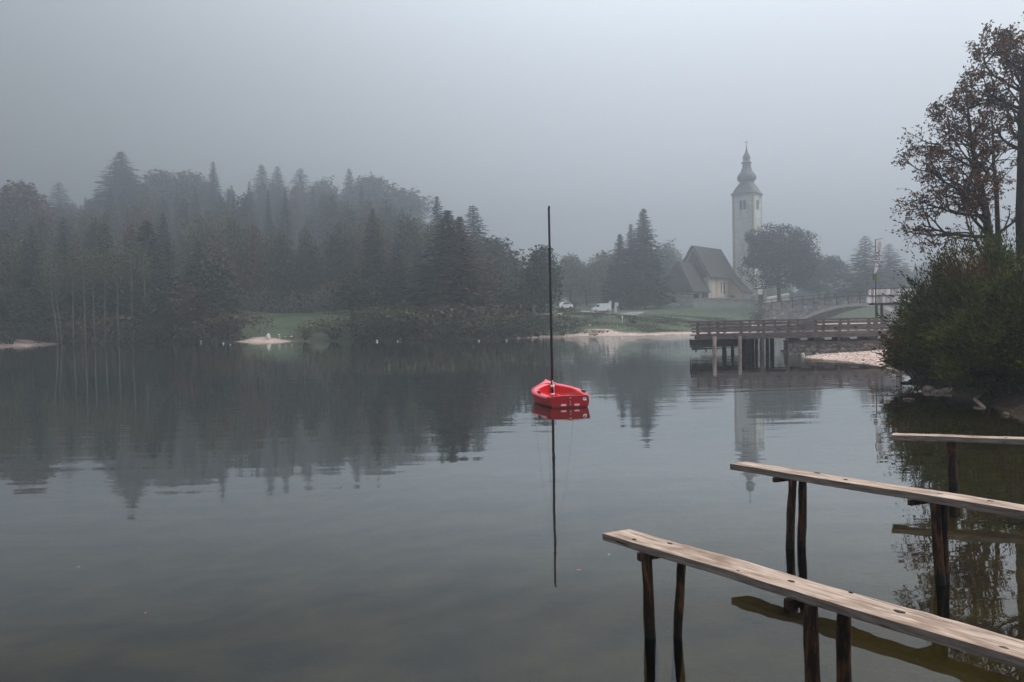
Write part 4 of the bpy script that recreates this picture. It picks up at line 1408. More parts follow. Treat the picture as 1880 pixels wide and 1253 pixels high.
# ------------------------------------------------------------------ roofed shelter and flag behind the pier
SHY = 56.0
sx0, sx1 = at(1597, 545, SHY).x, at(1712, 545, SHY).x
sc = thing('wooden_shelter', 'open wooden shelter with a grey shingle roof beyond the pier railing', 'shelter', (at(1653, 545, SHY).x, SHY, 0), R(-26))
MP = SHY / FPX * 1.02
hw = 56 * MP
ez = at(1600, 557, SHY).z; rz_ = at(1605, 532, SHY + 1.3).z
mz = ez + (rz_ - ez) * 0.50
b = MB(); rs = random.Random(8)
nsh = 46
for course, (ya, za, yb, zb, inset) in enumerate(((-0.05, ez, 0.75, mz + 0.05, 0.0), (0.60, mz + 0.07, 1.35, rz_ + 0.07, 0.10))):
    for i in range(nsh):
        xa = -hw + inset + (2 * hw - 2 * inset) * i / nsh; xb = -hw + inset + (2 * hw - 2 * inset) * (i + 1) / nsh - 0.008
        j = rs.uniform(-0.05, 0.03); t_ = rs.uniform(0, 0.018)
        slp = 0.13 * (1 - 0.0)
        sh = lambda x, f: x + (0.10 * f if i < 1 else 0)
        y0_, z0_ = ya + j * 0.8, za + j * 0.6
        b.add([(xa, y0_, z0_ + t_ + 0.025), (xb, y0_, z0_ + t_ + 0.025), (xb, yb, zb + t_ + 0.025), (xa, yb, zb + t_ + 0.025),
               (xa, y0_, z0_ + t_), (xb, y0_, z0_ + t_), (xb, yb, zb + t_), (xa, yb, zb + t_)],
              [(0, 1, 2, 3), (7, 6, 5, 4), (0, 4, 5, 1), (1, 5, 6, 2), (3, 7, 4, 0)])
b.add([(-hw, 2.75, ez), (hw, 2.75, ez), (hw - 0.1, 1.36, rz_ + 0.02), (-hw + 0.1, 1.36, rz_ + 0.02),
       (-hw, 2.75, ez - 0.05), (hw, 2.75, ez - 0.05), (hw - 0.1, 1.36, rz_ - 0.03), (-hw + 0.1, 1.36, rz_ - 0.03)], [(0, 1, 2, 3), (7, 6, 5, 4), (0, 4, 5, 1), (1, 5, 6, 2), (0, 3, 7, 4)])
rf = b.build('roof', MT['shingle'], sc)
b = MB(); b.box((0, 1.36, rz_ + 0.06), (2 * hw - 0.15, 0.22, 0.07)); b.build('ridge_board', MT['pier'], rf)
for yy in (0.16, 2.5):
    b = MB(); b.box((0, yy, ez - 0.055), (2 * hw - 0.3, 0.14, 0.13)); b.build('beam', MT['pier_dark'], sc)
for px, yy in ((1613.5, 0.2), (1653, 0.2), (1621, 2.45), (1690, 0.2), (1696, 2.45)):
    b = MB(); b.box(((px - 1653) * MP, yy, (ez + 0.4) / 2 - 0.03), (0.17, 0.17, ez - 0.5)); b.build('post', MT['pier_dark'], sc)
# landing ground under the shelter is the terrain; a boarded floor joins it to the pier
b = MB(); b.box((0.3, 1.2, 0.98), (2 * hw + 0.4, 4.2, 0.10)); b.build('floor_boards', MT['pier'], sc)
b = MB()
for px in (1607, 1660, 1700):
    for yy in (-0.6, 3.0):
        b.box(((px - 1653) * MP, yy, 0.3), (0.24, 0.24, 1.24))
b.build('foundation_posts', MT['pier_dark'], sc)

FY = 55.6
fb = at(1608, 600, FY)
flag = thing('banner_flag', 'tall narrow white banner with dark lettering on a pole by the shelter', 'flag', (fb.x, FY, 0))
ft_ = at(1606, 440, FY)
zt = ft_.z
b = MB(); b.tube([(0, 0, 0.9), (0, 0, 3.6), (0, 0, zt)], [0.05, 0.04, 0.028], 8)
pole = b.build('pole', MT['pile_dark'], flag)
b = MB(); b.tube([(0, 0, zt - 0.02), (0.50, 0, zt + 0.05)], 0.018, 6); b.build('arm', MT['pile_dark'], pole)
mpp = FY / FPX                                   # metres per photo pixel there
b = MB()
zs = np.linspace(zt - 0.05, zt - 63 * mpp, 26)
vs_ = []
for i, z in enumerate(zs):
    q = i / 25
    xl = 0.035 + 0.10 * math.sin(min(q, 0.28) / 0.28 * math.pi) * 0.8 - 0.17 * max(0, q - 0.25) ** 1.0
    wdt = 0.46 * (1 - q) ** 0.65 + 0.10
    xl = 0.05 - 0.16 * q if q > 0.2 else 0.05 - 0.032 * q / 0.2
    xr = xl + wdt * (0.95 if q < 0.9 else 0.95 * (1 - q) / 0.1 * 0.5 + 0.47)
    vs_ += [(xl, -0.06 + 0.015 * math.sin(q * 9), z), (xr, -0.06 + 0.03 * math.sin(q * 9 + 1.3), z)]
b.add(vs_, [(2 * i, 2 * i + 1, 2 * i + 3, 2 * i + 2) for i in range(25)], 0, True)
ban = b.build('banner', MT['flag_white'], flag)
b = MB(); gz = zt - 63 * mpp
b.box((-0.07, -0.04, gz - 6 * mpp), (0.27, 0.05, 11.5 * mpp))
b.build('green_pennant', MT['flag_green'], flag)


def text_mesh(name, body, size, matl, parent, loc, rot, extrude=0.004, sx=1.0):
    cu = bpy.data.curves.new(name, 'FONT')
    cu.body = body; cu.size = size; cu.extrude = extrude; cu.align_x = 'CENTER'; cu.align_y = 'CENTER'
    tmp = bpy.data.objects.new('tmp_text', cu); COL.objects.link(tmp)
    dg = bpy.context.evaluated_depsgraph_get()
    me = bpy.data.meshes.new_from_object(tmp.evaluated_get(dg))
    bpy.data.objects.remove(tmp); me.materials.clear(); me.materials.append(matl)
    o = link(name, me, parent, loc); o.rotation_euler = rot; o.scale = (sx, 1, 1)
    return o


text_mesh('lettering', 'LADJA', 0.40, MT['flag_ink'], ban, (0.12, -0.11, zt - 36 * mpp), (R(90), R(-86), 0), 0.006, 1.0)
text_mesh('lettering', 'HIGAI', 0.30, MT['flag_grey'], ban, (0.25, -0.11, zt - 13.5 * mpp), (R(90), R(-86), 0), 0.006, 0.85)
# ------------------------------------------------------------------ church of the lake shore
CY0 = 220.0
CK = CY0 / 172.0
YAW = R(-38)
co = at(1273, 557, CY0)
GZ = gh(co.x, CY0)
GZ = max(GZ, co.z - 0.6)
church = thing('church', 'old stone church with steep dark roofs and a tall onion domed tower in the fog', 'church', (co.x, CY0, GZ - 0.2), YAW)
church.scale = (CK, CK, CK)
KM = CY0 / FPX / 0.93                 # metres per photo pixel along the facade


def prism(b, poly, y0, y1, mi=0):
    n = len(poly)
    b.add([(x, y0, z) for x, z in poly] + [(x, y1, z) for x, z in poly], [tuple(range(n)), tuple(range(2 * n - 1, n - 1, -1))] + [(i, i + n, (i + 1) % n + n, (i + 1) % n) for i in range(n)], mi)


def slab(b, quad, th, mi=0):
    q = [Vector(p) for p in quad]
    nn = (q[1] - q[0]).cross(q[2] - q[0]).normalized()
    if nn.z < 0: nn = -nn
    n = len(q)
    b.add(q + [p + nn * th for p in q], [tuple(range(n))[::-1], tuple(range(n, 2 * n))] + [(i, (i + 1) % n, (i + 1) % n + n, i + n) for i in range(n)], mi)


NH, EH, HWD = 12.9, 6.1, 3.9          # ridge, eave, half width of the nave
ND = 14.6
b = MB()
prism(b, [(-3.6, 0), (3.6, 0), (3.6, EH + 0.3), (0, NH - 0.35), (-3.6, EH + 0.3)], 0.25, ND - 0.2)
b.build('nave_wall', MT['plaster_warm'], church)
b = MB()
b.box((3.63, 4.2, 3.5), (0.06, 1.3, 5.0)); b.box((3.63, 1.2, 3.0), (0.06, 0.5, 5.5))
b.build('painted_panel', MT['plaster_rose'], church)
b = MB()
b.box((3.64, 8.0, 3.9), (0.08, 0.75, 2.6)); b.box((3.65, 6.4, 3.9), (0.06, 0.35, 2.4))
b.build('window', MT['dark'], church)
b = MB()
slab(b, [(0, -0.5, NH), (0, ND, NH), (HWD + 0.25, ND, EH - 0.2), (HWD + 0.25, -0.5, EH - 0.2)], 0.22)
slab(b, [(0, -0.5, NH), (0, ND, NH), (-HWD - 0.25, ND, EH - 0.2), (-HWD - 0.25, -0.5, EH - 0.2)], 0.22)
slab(b, [(HWD + 0.2, 9.9, EH - 0.15), (HWD + 0.2, ND, EH - 0.15), (7.5, ND + 1.0, 2.5), (6.9, 9.9, 2.9)], 0.22)
slab(b, [(0, ND, NH), (HWD + 0.25, ND, EH - 0.2), (0.5, ND + 4.5, EH - 0.2)], 0.2)
slab(b, [(0, ND, NH), (-HWD - 0.25, ND, EH - 0.2), (0.5, ND + 4.5, EH - 0.2)], 0.2)
slab(b, [(HWD + 0.2, ND, EH + 0.2), (7.5, ND + 1.0, 2.6), (3, ND + 4, EH - 0.5)], 0.2)
b.build('nave_roof', MT['roof'], church)
b = MB()
prism(b, [(-3.3, EH), (3.3, EH), (0, NH - 0.9)], 0.02, 0.22)
b.build('gable_boards', MT['roof'], church)
# side annex with its own front wall under the long catslide
b = MB()
prism(b, [(3.7, 0), (6.6, 0), (6.6, 2.9), (3.7, 6.0)], 10.2, ND + 0.6)
b.build('annex_wall', MT['plaster_rose'], church)
b = MB(); b.box((4.65, 10.16, 1.25), (0.95, 0.12, 2.1)); b.build('door', MT['wood_door'], church)
b = MB(); b.box((6.05, 10.16, 1.3), (0.45, 0.1, 1.1)); b.build('annex_window', MT['quoin'], church)
b = MB(); b.box((8.0, 12.6, 1.2), (2.3, 3.2, 2.4)); b.build('low_wall', MT['plaster'], church)
# porch before the facade
PF, PB_, PW, PR, PE = -8.6, 0.1, 3.9, 9.2, 2.75
b = MB()
slab(b, [(0, PF + 1.5, PR), (0, PB_, PR), (PW, PB_, PE), (PW, PF, PE)], 0.2)
slab(b, [(0, PF + 1.5, PR), (0, PB_, PR), (-PW - 0.3, PB_, PE), (-PW - 0.3, PF, PE)], 0.2)
slab(b, [(0, PF + 1.5, PR), (PW, PF, PE), (-PW - 0.3, PF, PE)], 0.2)
b.build('porch_roof', MT['roof'], church)
b = MB()
b.box((0, PF + 0.45, 0.45), (7.1, 0.3, 0.9)); b.box((3.4, PF / 2, 0.45), (0.3, -PF - 0.6, 0.9)); b.box((-3.4, PF / 2, 0.45), (0.3, -PF - 0.6, 0.9))
b.box((0, PF / 2, -0.1), (7, -PF, 0.3))
b.build('porch_parapet', MT['plaster'], church)
for (x, y, w) in ((-3.35, PF + 0.45, 0.9), (-1.9, PF + 0.45, 0.45), (0.3, PF + 0.45, 0.55), (3.1, PF + 0.5, 1.1), (3.38, PF + 4.4, 0.5), (3.4, -0.6, 0.9), (-3.4, PF + 4.4, 0.5)):
    b = MB(); b.box((x, y, 1.45), (w, 0.5, 2.9)); b.build('porch_pillar', MT['plaster'], church)
b = MB(); b.box((0, -0.25, 1.3), (6.5, 0.1, 2.5)); b.build('porch_back', MT['dark'], church)

# tower
TW = 4.95
tx, ty = 5.35, 17.3
def wz(py, Y): return at(1368, py, Y).z
c_, s_n = math.cos(YAW), math.sin(YAW)
TYW = CY0 + CK * (tx * s_n + ty * c_)
tower_z = church.location.z
TE = (wz(358.5, TYW) - tower_z) / CK
tw = bpy.data.objects.new('tower', None)
b = MB(); b.box((0, 0, TE / 2), (TW, TW, TE))
tower = b.build('tower', MT['plaster_tower'], church, (tx, ty, 0))
b = MB()
for sx in (-1, 1):
    for sy in (-1, 1):
        z = 0.4; k = 0
        while z < TE - 0.5:
            w = 0.62 if k % 2 else 0.42
            b.box((sx * (TW / 2 - w / 2 + 0.03), sy * (TW / 2 - w / 2 + 0.03), z), (w, w, 0.52))
            z += 0.56; k += 1
b.build('quoins', MT['quoin'], tower)
b = MB()
for py in (404, 451):
    b.box((0, 0, (wz(py, TYW) - tower_z) / CK), (TW + 0.16, TW + 0.16, 0.16))
b.box((0, 0, TE - 0.2), (TW + 0.3, TW + 0.3, 0.35))
b.build('string_course', MT['plaster'], tower)
wzc = (wz(378.5, TYW) - tower_z) / CK
for (nx, ny, w) in ((0, -1, 1.5), (1, 0, 1.5)):
    b = MB()
    d = TW / 2 + 0.02
    if nx:
        b.box((d, 0, wzc), (0.06, w, 2.1)); f = b.build('window', MT['dark'], tower)
        b = MB(); b.box((d + 0.04, 0, wzc), (0.08, 0.16, 2.1)); b.build('mullion', MT['plaster_tower'], f)
    else:
        b.box((0, -d, wzc), (w, 0.06, 2.1)); f = b.build('window', MT['dark'], tower)
        b = MB(); b.box((0, -d - 0.04, wzc), (0.16, 0.08, 2.1)); b.build('mullion', MT['plaster_tower'], f)
# onion spire: rings blend from the square eave to a round drum
px2m = TYW / FPX / CK
sil = [(358.5, 30.5, 1), (357, 30.0, 1), (354, 26.5, 1), (348, 22.5, 1), (342, 18.0, .8), (337, 13.5, .3), (335.5, 12.2, 0), (334, 13.6, 0), (331, 16.2, 0), (327, 17.2, 0), (323, 16.4, 0), (319, 13.2, 0),
       (315, 10.2, 0), (308, 8.0, 0), (301, 7.4, 0), (300, 9.4, 0), (298.6, 9.2, 0), (298, 6.2, 0), (294, 6.2, 0), (291, 7.0, 0), (288, 6.7, 0), (284, 4.6, 0), (280, 2.6, 0), (275, 1.3, 0), (268, 0.8, 0)]
vs_, fs = [], []
NA = 32
for py, hwp, sq in sil:
    z = (wz(py, TYW) - tower_z) / CK
    for k in range(NA):
        a = 2 * math.pi * (k + 0.5) / NA
        ca, sa = math.cos(a), math.sin(a)
        rc = hwp * px2m
        rs_ = rc / 1.30 / max(abs(ca), abs(sa))     # square seen at this yaw is about 1.3 of its half side
        r = rs_ * sq + rc * (1 - sq)
        vs_.append((r * ca, r * sa, z))
for i in range(len(sil) - 1):
    for k in range(NA):
        a, b2 = i * NA + k, i * NA + (k + 1) % NA
        fs.append((a, b2, b2 + NA, a + NA))
fs.append(tuple(range(NA))[::-1])
b = MB(); b.add(vs_, fs, 0, True)
spire = b.build('spire', MT['spire'], tower)
b = MB()
zf = (wz(268, TYW) - tower_z) / CK; zc = (wz(262, TYW) - tower_z) / CK
b.tube([(0, 0, zf - 0.5), (0, 0, zc + 0.5)], 0.07, 6); b.tube([(-0.45, 0, zc), (0.45, 0, zc)], 0.06, 5)
zq = (wz(276, TYW) - tower_z) / CK
b.tube([(0, 0, zq - 0.25), (0, 0, zq), (0, 0, zq + 0.25)], [0.05, 0.3, 0.05], 8)
b.build('cross', MT['spire'], spire)

# churchyard wall, bastion and gate chapel
yard = thing('churchyard_wall', 'long low plastered churchyard wall with a dark coping below the church', 'wall', (0, 0, 0))
WY = 199.5


def wallrun(pts, z1s, z0, th, m_, cap, parent):
    b, c = MB(), MB()
    for (p, q, za, zb) in zip(pts[:-1], pts[1:], z1s[:-1], z1s[1:]):
        p, q = Vector(p), Vector(q); d = (q - p).normalized(); n = Vector((-d.y, d.x)) * th / 2
        b.add([(p.x - n.x, p.y - n.y, z0), (q.x - n.x, q.y - n.y, z0), (q.x + n.x, q.y + n.y, z0), (p.x + n.x, p.y + n.y, z0),
               (p.x - n.x, p.y - n.y, za), (q.x - n.x, q.y - n.y, zb), (q.x + n.x, q.y + n.y, zb), (p.x + n.x, p.y + n.y, za)],
              [(0, 3, 2, 1), (4, 5, 6, 7), (0, 1, 5, 4), (1, 2, 6, 5), (2, 3, 7, 6), (3, 0, 4, 7)])
        n2 = n * 1.5
        c.add([(p.x - n2.x, p.y - n2.y, za), (q.x - n2.x, q.y - n2.y, zb), (q.x, q.y, zb + 0.45), (p.x, p.y, za + 0.45), (q.x + n2.x, q.y + n2.y, zb), (p.x + n2.x, p.y + n2.y, za)],
              [(0, 1, 2, 3), (3, 2, 4, 5), (0, 3, 5), (1, 4, 2), (0, 5, 4, 1)])
    b.build('masonry', m_, parent); c.build('coping', cap, parent)


pts = [at(px, 550, Y)[:2] for px, Y in ((1166, 203), (1186, 199.5), (1213, 198.5), (1272, 198.5), (1340, 199.5), (1378, 201), (1392, 201))]
zs_ = [at(px, py, WY).z for px, py in ((1166, 548), (1186, 552), (1213, 552), (1272, 551.5), (1340, 550.5), (1378, 550), (1392, 543))]
wallrun(pts, zs_, 3.8, 0.7, MT['plaster'], MT['wall_cap'], yard)
bst = thing('stone_bastion', 'block of bare mottled stone rising from the middle of the churchyard wall', 'wall', (at(1242, 550, 197.5).x, 197.5, 0))
bst.scale = (1.26, 1.26, 1.22)
b = MB(); b.box((0, -0.2, 4.6), (6.3, 1.3, 3.3)); b.build('masonry', MT['rubble'], bst)
b = MB(); b.box((-0.1, -0.2, 6.3), (6.5, 1.5, 0.14)); b.build('coping', MT['wall_cap'], bst)
gc = thing('gate_chapel', 'tiny walled gate chapel with a dark cap roof at the left end of the churchyard', 'chapel', (at(1184, 550, 203).x, 203, 5.2))
gc.scale = (1.26, 1.26, 1.22)
b = MB()
b.box((-1.35, 0, 2.1), (0.55, 1.4, 4.0)); b.box((0.95, 0, 1.9), (0.7, 1.4, 3.6)); b.box((-0.1, 0.2, 3.2), (2.0, 1.0, 0.8)); b.box((-0.1, 0.4, 0.7), (1.6, 0.3, 1.6))
b.build('walls', MT['plaster'], gc)
b = MB()
b.add([(-1.1, -1.0, 3.75), (1.75, -1.0, 3.75), (1.75, 1.2, 3.75), (-1.1, 1.2, 3.75), (-0.2, 0, 4.75), (0.8, 0, 4.75)], [(0, 1, 5, 4), (1, 2, 5), (2, 3, 4, 5), (3, 0, 4), (3, 2, 1, 0)])
b.build('roof', MT['roof'], gc)
b = MB(); b.box((-0.15, -0.2, 1.8), (1.3, 0.2, 2.4)); b.build('doorway', MT['dark'], gc)
lw = thing('garden_wall', 'short plastered wall with a sloping dark top behind the gate chapel', 'wall', (0, 0, 0))
wallrun([at(1190, 540, 204)[:2], at(1216, 540, 206)[:2]], [at(1190, 536, 204).z, at(1216, 533, 206).z], 4.5, 0.5, MT['plaster'], MT['wall_cap'], lw)
gp = thing('stone_gateway', 'pale stone gateway between the churchyard wall and the bridge', 'gateway', (at(1396, 550, 199).x, 199, 5.0))
gp.scale = (1.26, 1.26, 1.22)
for x in (-0.75, 0.95):
    b = MB(); b.box((x, 0, 1.6), (0.5, 0.6, 3.3)); b.build('pillar', MT['plaster'], gp)
b = MB(); b.box((0.1, 0, 3.15), (2.5, 0.7, 0.25)); b.box((0.1, 0.5, 1.0), (1.2, 0.2, 1.9)); b.build('lintel', MT['wall_cap'], gp)
rw = thing('road_wall', 'pale low wall sloping up behind the trunk of the large round tree', 'wall', (0, 0, 0))
wallrun([at(1403, 545, 203)[:2], at(1424, 545, 206)[:2], at(1448, 545, 209)[:2]], [at(1403, 550, 203).z, at(1424, 546, 206).z, at(1448, 541, 209).z], 4.5, 0.4, MT['plaster'], MT['plaster'], rw)

# ------------------------------------------------------------------ stone bridge
br = thing('stone_bridge', 'humped stone bridge with one wide arch and a thin iron railing', 'bridge', (BR_A.x, BR_A.y, 0), math.atan2(BR_D.y, BR_D.x))
SC, SPAN, RISE, DEPB = 18.9, 14.5, 3.5, 8.0


def btop(s):
    return 3.4 + 0.95 * (1 - ((s - 24) / 24) ** 2) + 0.95 if s < 48 else 4.3


def arch(s):
    q = (s - SC) / SPAN
    return RISE * math.sqrt(max(0, 1 - q * q)) if abs(q) < 1 else -1.5


def arch2(s):
    q = abs((s - SC) / SPAN)
    return (RISE + 1.2) * max(0, 1 - q ** 2.0) - 1.2 if q < 1 else -1.5


NSB = 90
vs_, fs = [], []
for i in range(NSB + 1):
    s = -1 + 40.0 * i / NSB
    lo = arch2(s)
    for d in (0, DEPB):
        vs_ += [(s, d, lo), (s, d, btop(s))]
for i in range(NSB):
    a = i * 4
    fs += [(a, a + 4, a + 5, a + 1), (a + 2, a + 3, a + 7, a + 6), (a, a + 2, a + 6, a + 4), (a + 1, a + 5, a + 7, a + 3)]
fs += [(0, 1, 3, 2), (NSB * 4, NSB * 4 + 2, NSB * 4 + 3, NSB * 4 + 1)]
b = MB(); b.add(vs_, fs)
body = b.build('arch_wall', MT['rubble'], br)
# ring of voussoirs
b = MB()
NV = 46
pr = []
for i in range(NV + 1):
    s = SC - SPAN + 2 * SPAN * i / NV
    z = (RISE + 1.2) * (1 - ((s - SC) / SPAN) ** 2) - 1.2
    pr.append((s, z))
for i in range(NV):
    (s0, z0), (s1, z1) = pr[i], pr[i + 1]
    dx, dz2 = s1 - s0, z1 - z0; L_ = math.hypot(dx, dz2); nx, nz = -dz2 / L_, dx / L_
    g = 0.02
    q = [(s0 + dx * g, z0 + dz2 * g), (s1 - dx * g, z1 - dz2 * g), (s1 - dx * g + nx * 0.55, z1 - dz2 * g + nz * 0.55), (s0 + dx * g + nx * 0.55, z0 + dz2 * g + nz * 0.55)]
    b.add([(x, -0.06, z) for x, z in q] + [(x, 0.1, z) for x, z in q], [(0, 1, 2, 3), (7, 6, 5, 4), (0, 4, 5, 1), (1, 5, 6, 2), (2, 6, 7, 3), (3, 7, 4, 0)])
b.build('arch_ring', MT['rock_pale'], br)
b = MB()
for i in range(NSB):
    s0, s1 = -1 + 40.0 * i / NSB, -1 + 40.0 * (i + 1) / NSB
    z0, z1 = btop(s0), btop(s1)
    b.beam((s0, 0.0, z0 + 0.06), (s1 + 0.02, 0.0, z1 + 0.06), 0.42, 0.12)
b.build('coping', MT['wall_cap'], br)
b = MB()
for i in range(NSB):
    s0, s1 = -1 + 40.0 * i / NSB, -1 + 40.0 * (i + 1) / NSB
    b.beam((s0, -0.12, btop(s0) + 0.62), (s1, -0.12, btop(s1) + 0.62), 0.05, 0.07)
rl = b.build('rail', MT['pile_dark'], br)
s = 0.5
while s < 38:
    b = MB(); b.box((s, -0.14, btop(s) - 0.35), (0.11, 0.10, 2.0)); b.build('rail_post', MT['pile_dark'], rl)
    s += 2.1
# pale ramp wall on the far bank, seen between the shelter posts
rp = thing('ramp_wall', 'pale sloping stone wall on the far bank seen under the shelter roof', 'wall', (0, 0, 0))
wallrun([at(1626, 575, 132)[:2], at(1660, 585, 118)[:2]], [at(1626, 566, 132).z, at(1660, 583, 118).z], -0.3, 0.5, MT['rock_pale'], MT['rock_pale'], rp)

# ------------------------------------------------------------------ road, van, car, signs on the far bank
b = MB()
L1 = [(1030, 150), (1060, 138), (1090, 136), (1130, 140), (1170, 150)]
L2 = [(1020, 166), (1062, 154), (1100, 153), (1140, 157), (1185, 166)]
vs_ = []
for (pa, Ya), (pb_, Yb) in zip(L1, L2):
    A_ = at(pa, 560, Ya); B_ = at(pb_, 560, Yb)
    for k in range(5):
        q = A_ + (B_ - A_) * (k / 4)
        vs_.append((q.x, q.y, gh(q.x, q.y) + 0.12))
b.add(vs_, [(i * 5 + k, (i + 1) * 5 + k, (i + 1) * 5 + k + 1, i * 5 + k + 1) for i in range(4) for k in range(4)], 0, True)
tag(b.build('road', MT['asphalt']), kind='structure')


def extr(b, poly, y0, y1, mi=0, inset=0.0):
    n = len(poly)
    zm = max(z for x, z in poly); z0 = min(z for x, z in poly)
    def ins(z): return inset * max(0, (z - z0) / (zm - z0) - 0.35)
    b.add([(x, y0 + ins(z), z) for x, z in poly] + [(x, y1 - ins(z), z) for x, z in poly], [tuple(range(n)), tuple(range(2 * n - 1, n - 1, -1))] + [(i, i + n, (i + 1) % n + n, (i + 1) % n) for i in range(n)], mi)


vp = at(1104, 565, 146); vz = gh(vp.x, 146) + 0.14
van = thing('parked_van', 'pale grey panel van parked on the misty road, nose to the left', 'van', (vp.x, 146, vz), R(8))
van.scale = (0.74, 0.74, 0.74)
S = 0.92
b = MB()
extr(b, [(-2.55 * S, 0.35), (2.5 * S, 0.35), (2.55 * S, 1.0), (2.45 * S, 2.0), (2.2 * S, 2.12), (-0.9 * S, 2.10), (-1.25 * S, 1.95), (-1.85 * S, 1.25), (-2.45 * S, 1.02), (-2.62 * S, 0.75)], -0.85, 0.85, 0, 0.18)
body = b.build('body', MT['van'], van)
b = MB(); b.add([(-1.75 * S, -0.80, 1.28), (-0.75 * S, -0.80, 1.28), (-0.75 * S, -0.745, 1.85), (-1.28 * S, -0.745, 1.85)], [(0, 1, 2, 3)])
b.v = [(x, y - 0.02, z) for x, y, z in b.v]; b.build('side_window', MT['glass'], van)
b = MB(); b.add([(-1.86 * S, -0.7, 1.30), (-1.86 * S, 0.7, 1.30), (-1.30 * S, 0.62, 1.93), (-1.30 * S, -0.62, 1.93)], [(0, 1, 2, 3)]); b.v = [(x - 0.03, y, z + 0.02) for x, y, z in b.v]; b.build('windscreen', MT['glass'], van)
for x in (-1.75 * S, 1.6 * S):
    for y in (-0.80, 0.80):
        b = MB(); b.tube([(x, y - 0.1, 0.33), (x, y + 0.1, 0.33)], 0.33, 16); w_ = b.build('wheel', MT['tyre'], van)
        b = MB(); b.tube([(x, y - 0.115, 0.33), (x, y + 0.115, 0.33)], 0.18, 12); b.build('rim', MT['steel'], w_)
b = MB(); b.box((-2.52 * S, -0.6, 0.85), (0.12, 0.28, 0.16)); b.build('headlight', MT['white'], van)

cp = at(1037, 562, 148); cz = gh(cp.x, 148) + 0.14
car = thing('parked_car', 'small white car half hidden by the bush right of the mast', 'car', (cp.x, 148, cz), R(20))
b = MB(); extr(b, [(-1.3, 0.3), (1.3, 0.3), (1.35, 0.85), (0.95, 0.95), (0.6, 1.38), (-0.5, 1.38), (-0.9, 0.95), (-1.35, 0.8)], -0.75, 0.75, 0, 0.2); b.build('body', MT['white'], car)
b = MB(); b.add([(-0.75, -0.76, 0.95), (0.75, -0.76, 0.95), (0.5, -0.66, 1.30), (-0.45, -0.66, 1.30)], [(0, 1, 2, 3)]); b.v = [(x, y - 0.03, z) for x, y, z in b.v]; b.build('side_window', MT['glass'], car)
for x in (-0.85, 0.85):
    for y in (-0.7, 0.7):
        b = MB(); b.tube([(x, y - 0.09, 0.28), (x, y + 0.09, 0.28)], 0.28, 14); b.build('wheel', MT['tyre'], car)
for px, lb, w, h, zb in ((1120, 'narrow pale sign on a thin pole just right of the van', 0.55, 0.8, 1.5), (1132, 'wider pale sign board beside the first sign, before the dark spruces', 0.75, 0.7, 1.4)):
    p = at(px, 560, 152); g0 = gh(p.x, 152)
    sg = thing('road_sign', lb, 'sign', (p.x, 152, g0))
    b = MB(); b.tube([(0, 0, -0.3), (0, 0, zb + h)], 0.045, 6); b.build('pole', MT['steel'], sg)
    b = MB(); b.box((0.0, -0.07, zb + h / 2), (w, 0.05, h)); b.build('board', MT['flag_white'], sg)
    if px == 1132:
        b = MB(); b.box((-0.2, -0.2, 0.75), (0.5, 0.2, 1.5)); b.build('notice_panel', MT['flag_white'], sg)
p = at(1142.5, 592, 121); g0 = gh(p.x, 121)
mk = thing('marker_post', 'small white marker post standing on the grass above the beach', 'post', (p.x, 121, g0))
b = MB(); b.tube([(0, 0, -0.2), (0, 0, 0.9)], 0.04, 6); b.build('stake', MT['white'], mk)
b = MB(); b.box((0, -0.05, 0.85), (0.22, 0.04, 0.42)); b.build('plate', MT['white'], mk)

# ------------------------------------------------------------------ rocks, gravel, buoys, logs


def rock(px, py, wpx, hpx, m_, label, z=0.0, group=None, Y=None, flat=None, seed=None):
    p = W(px, py, z) if Y is None else at(px, py, Y)
    k = p.y / FPX
    b = MB()
    w, h = wpx * k / 2, hpx * k / 2
    rockmesh(b, (0, 0, h * 0.25), (w, w * 0.75, h * 1.1), seed if seed is not None else int(px * 7 + py), 3 if p.y < 60 else 2)
    o = b.build('rock', MT[m_], None, (p.x, p.y, p.z + 0.0))
    return tag(o, label, 'rock', group)


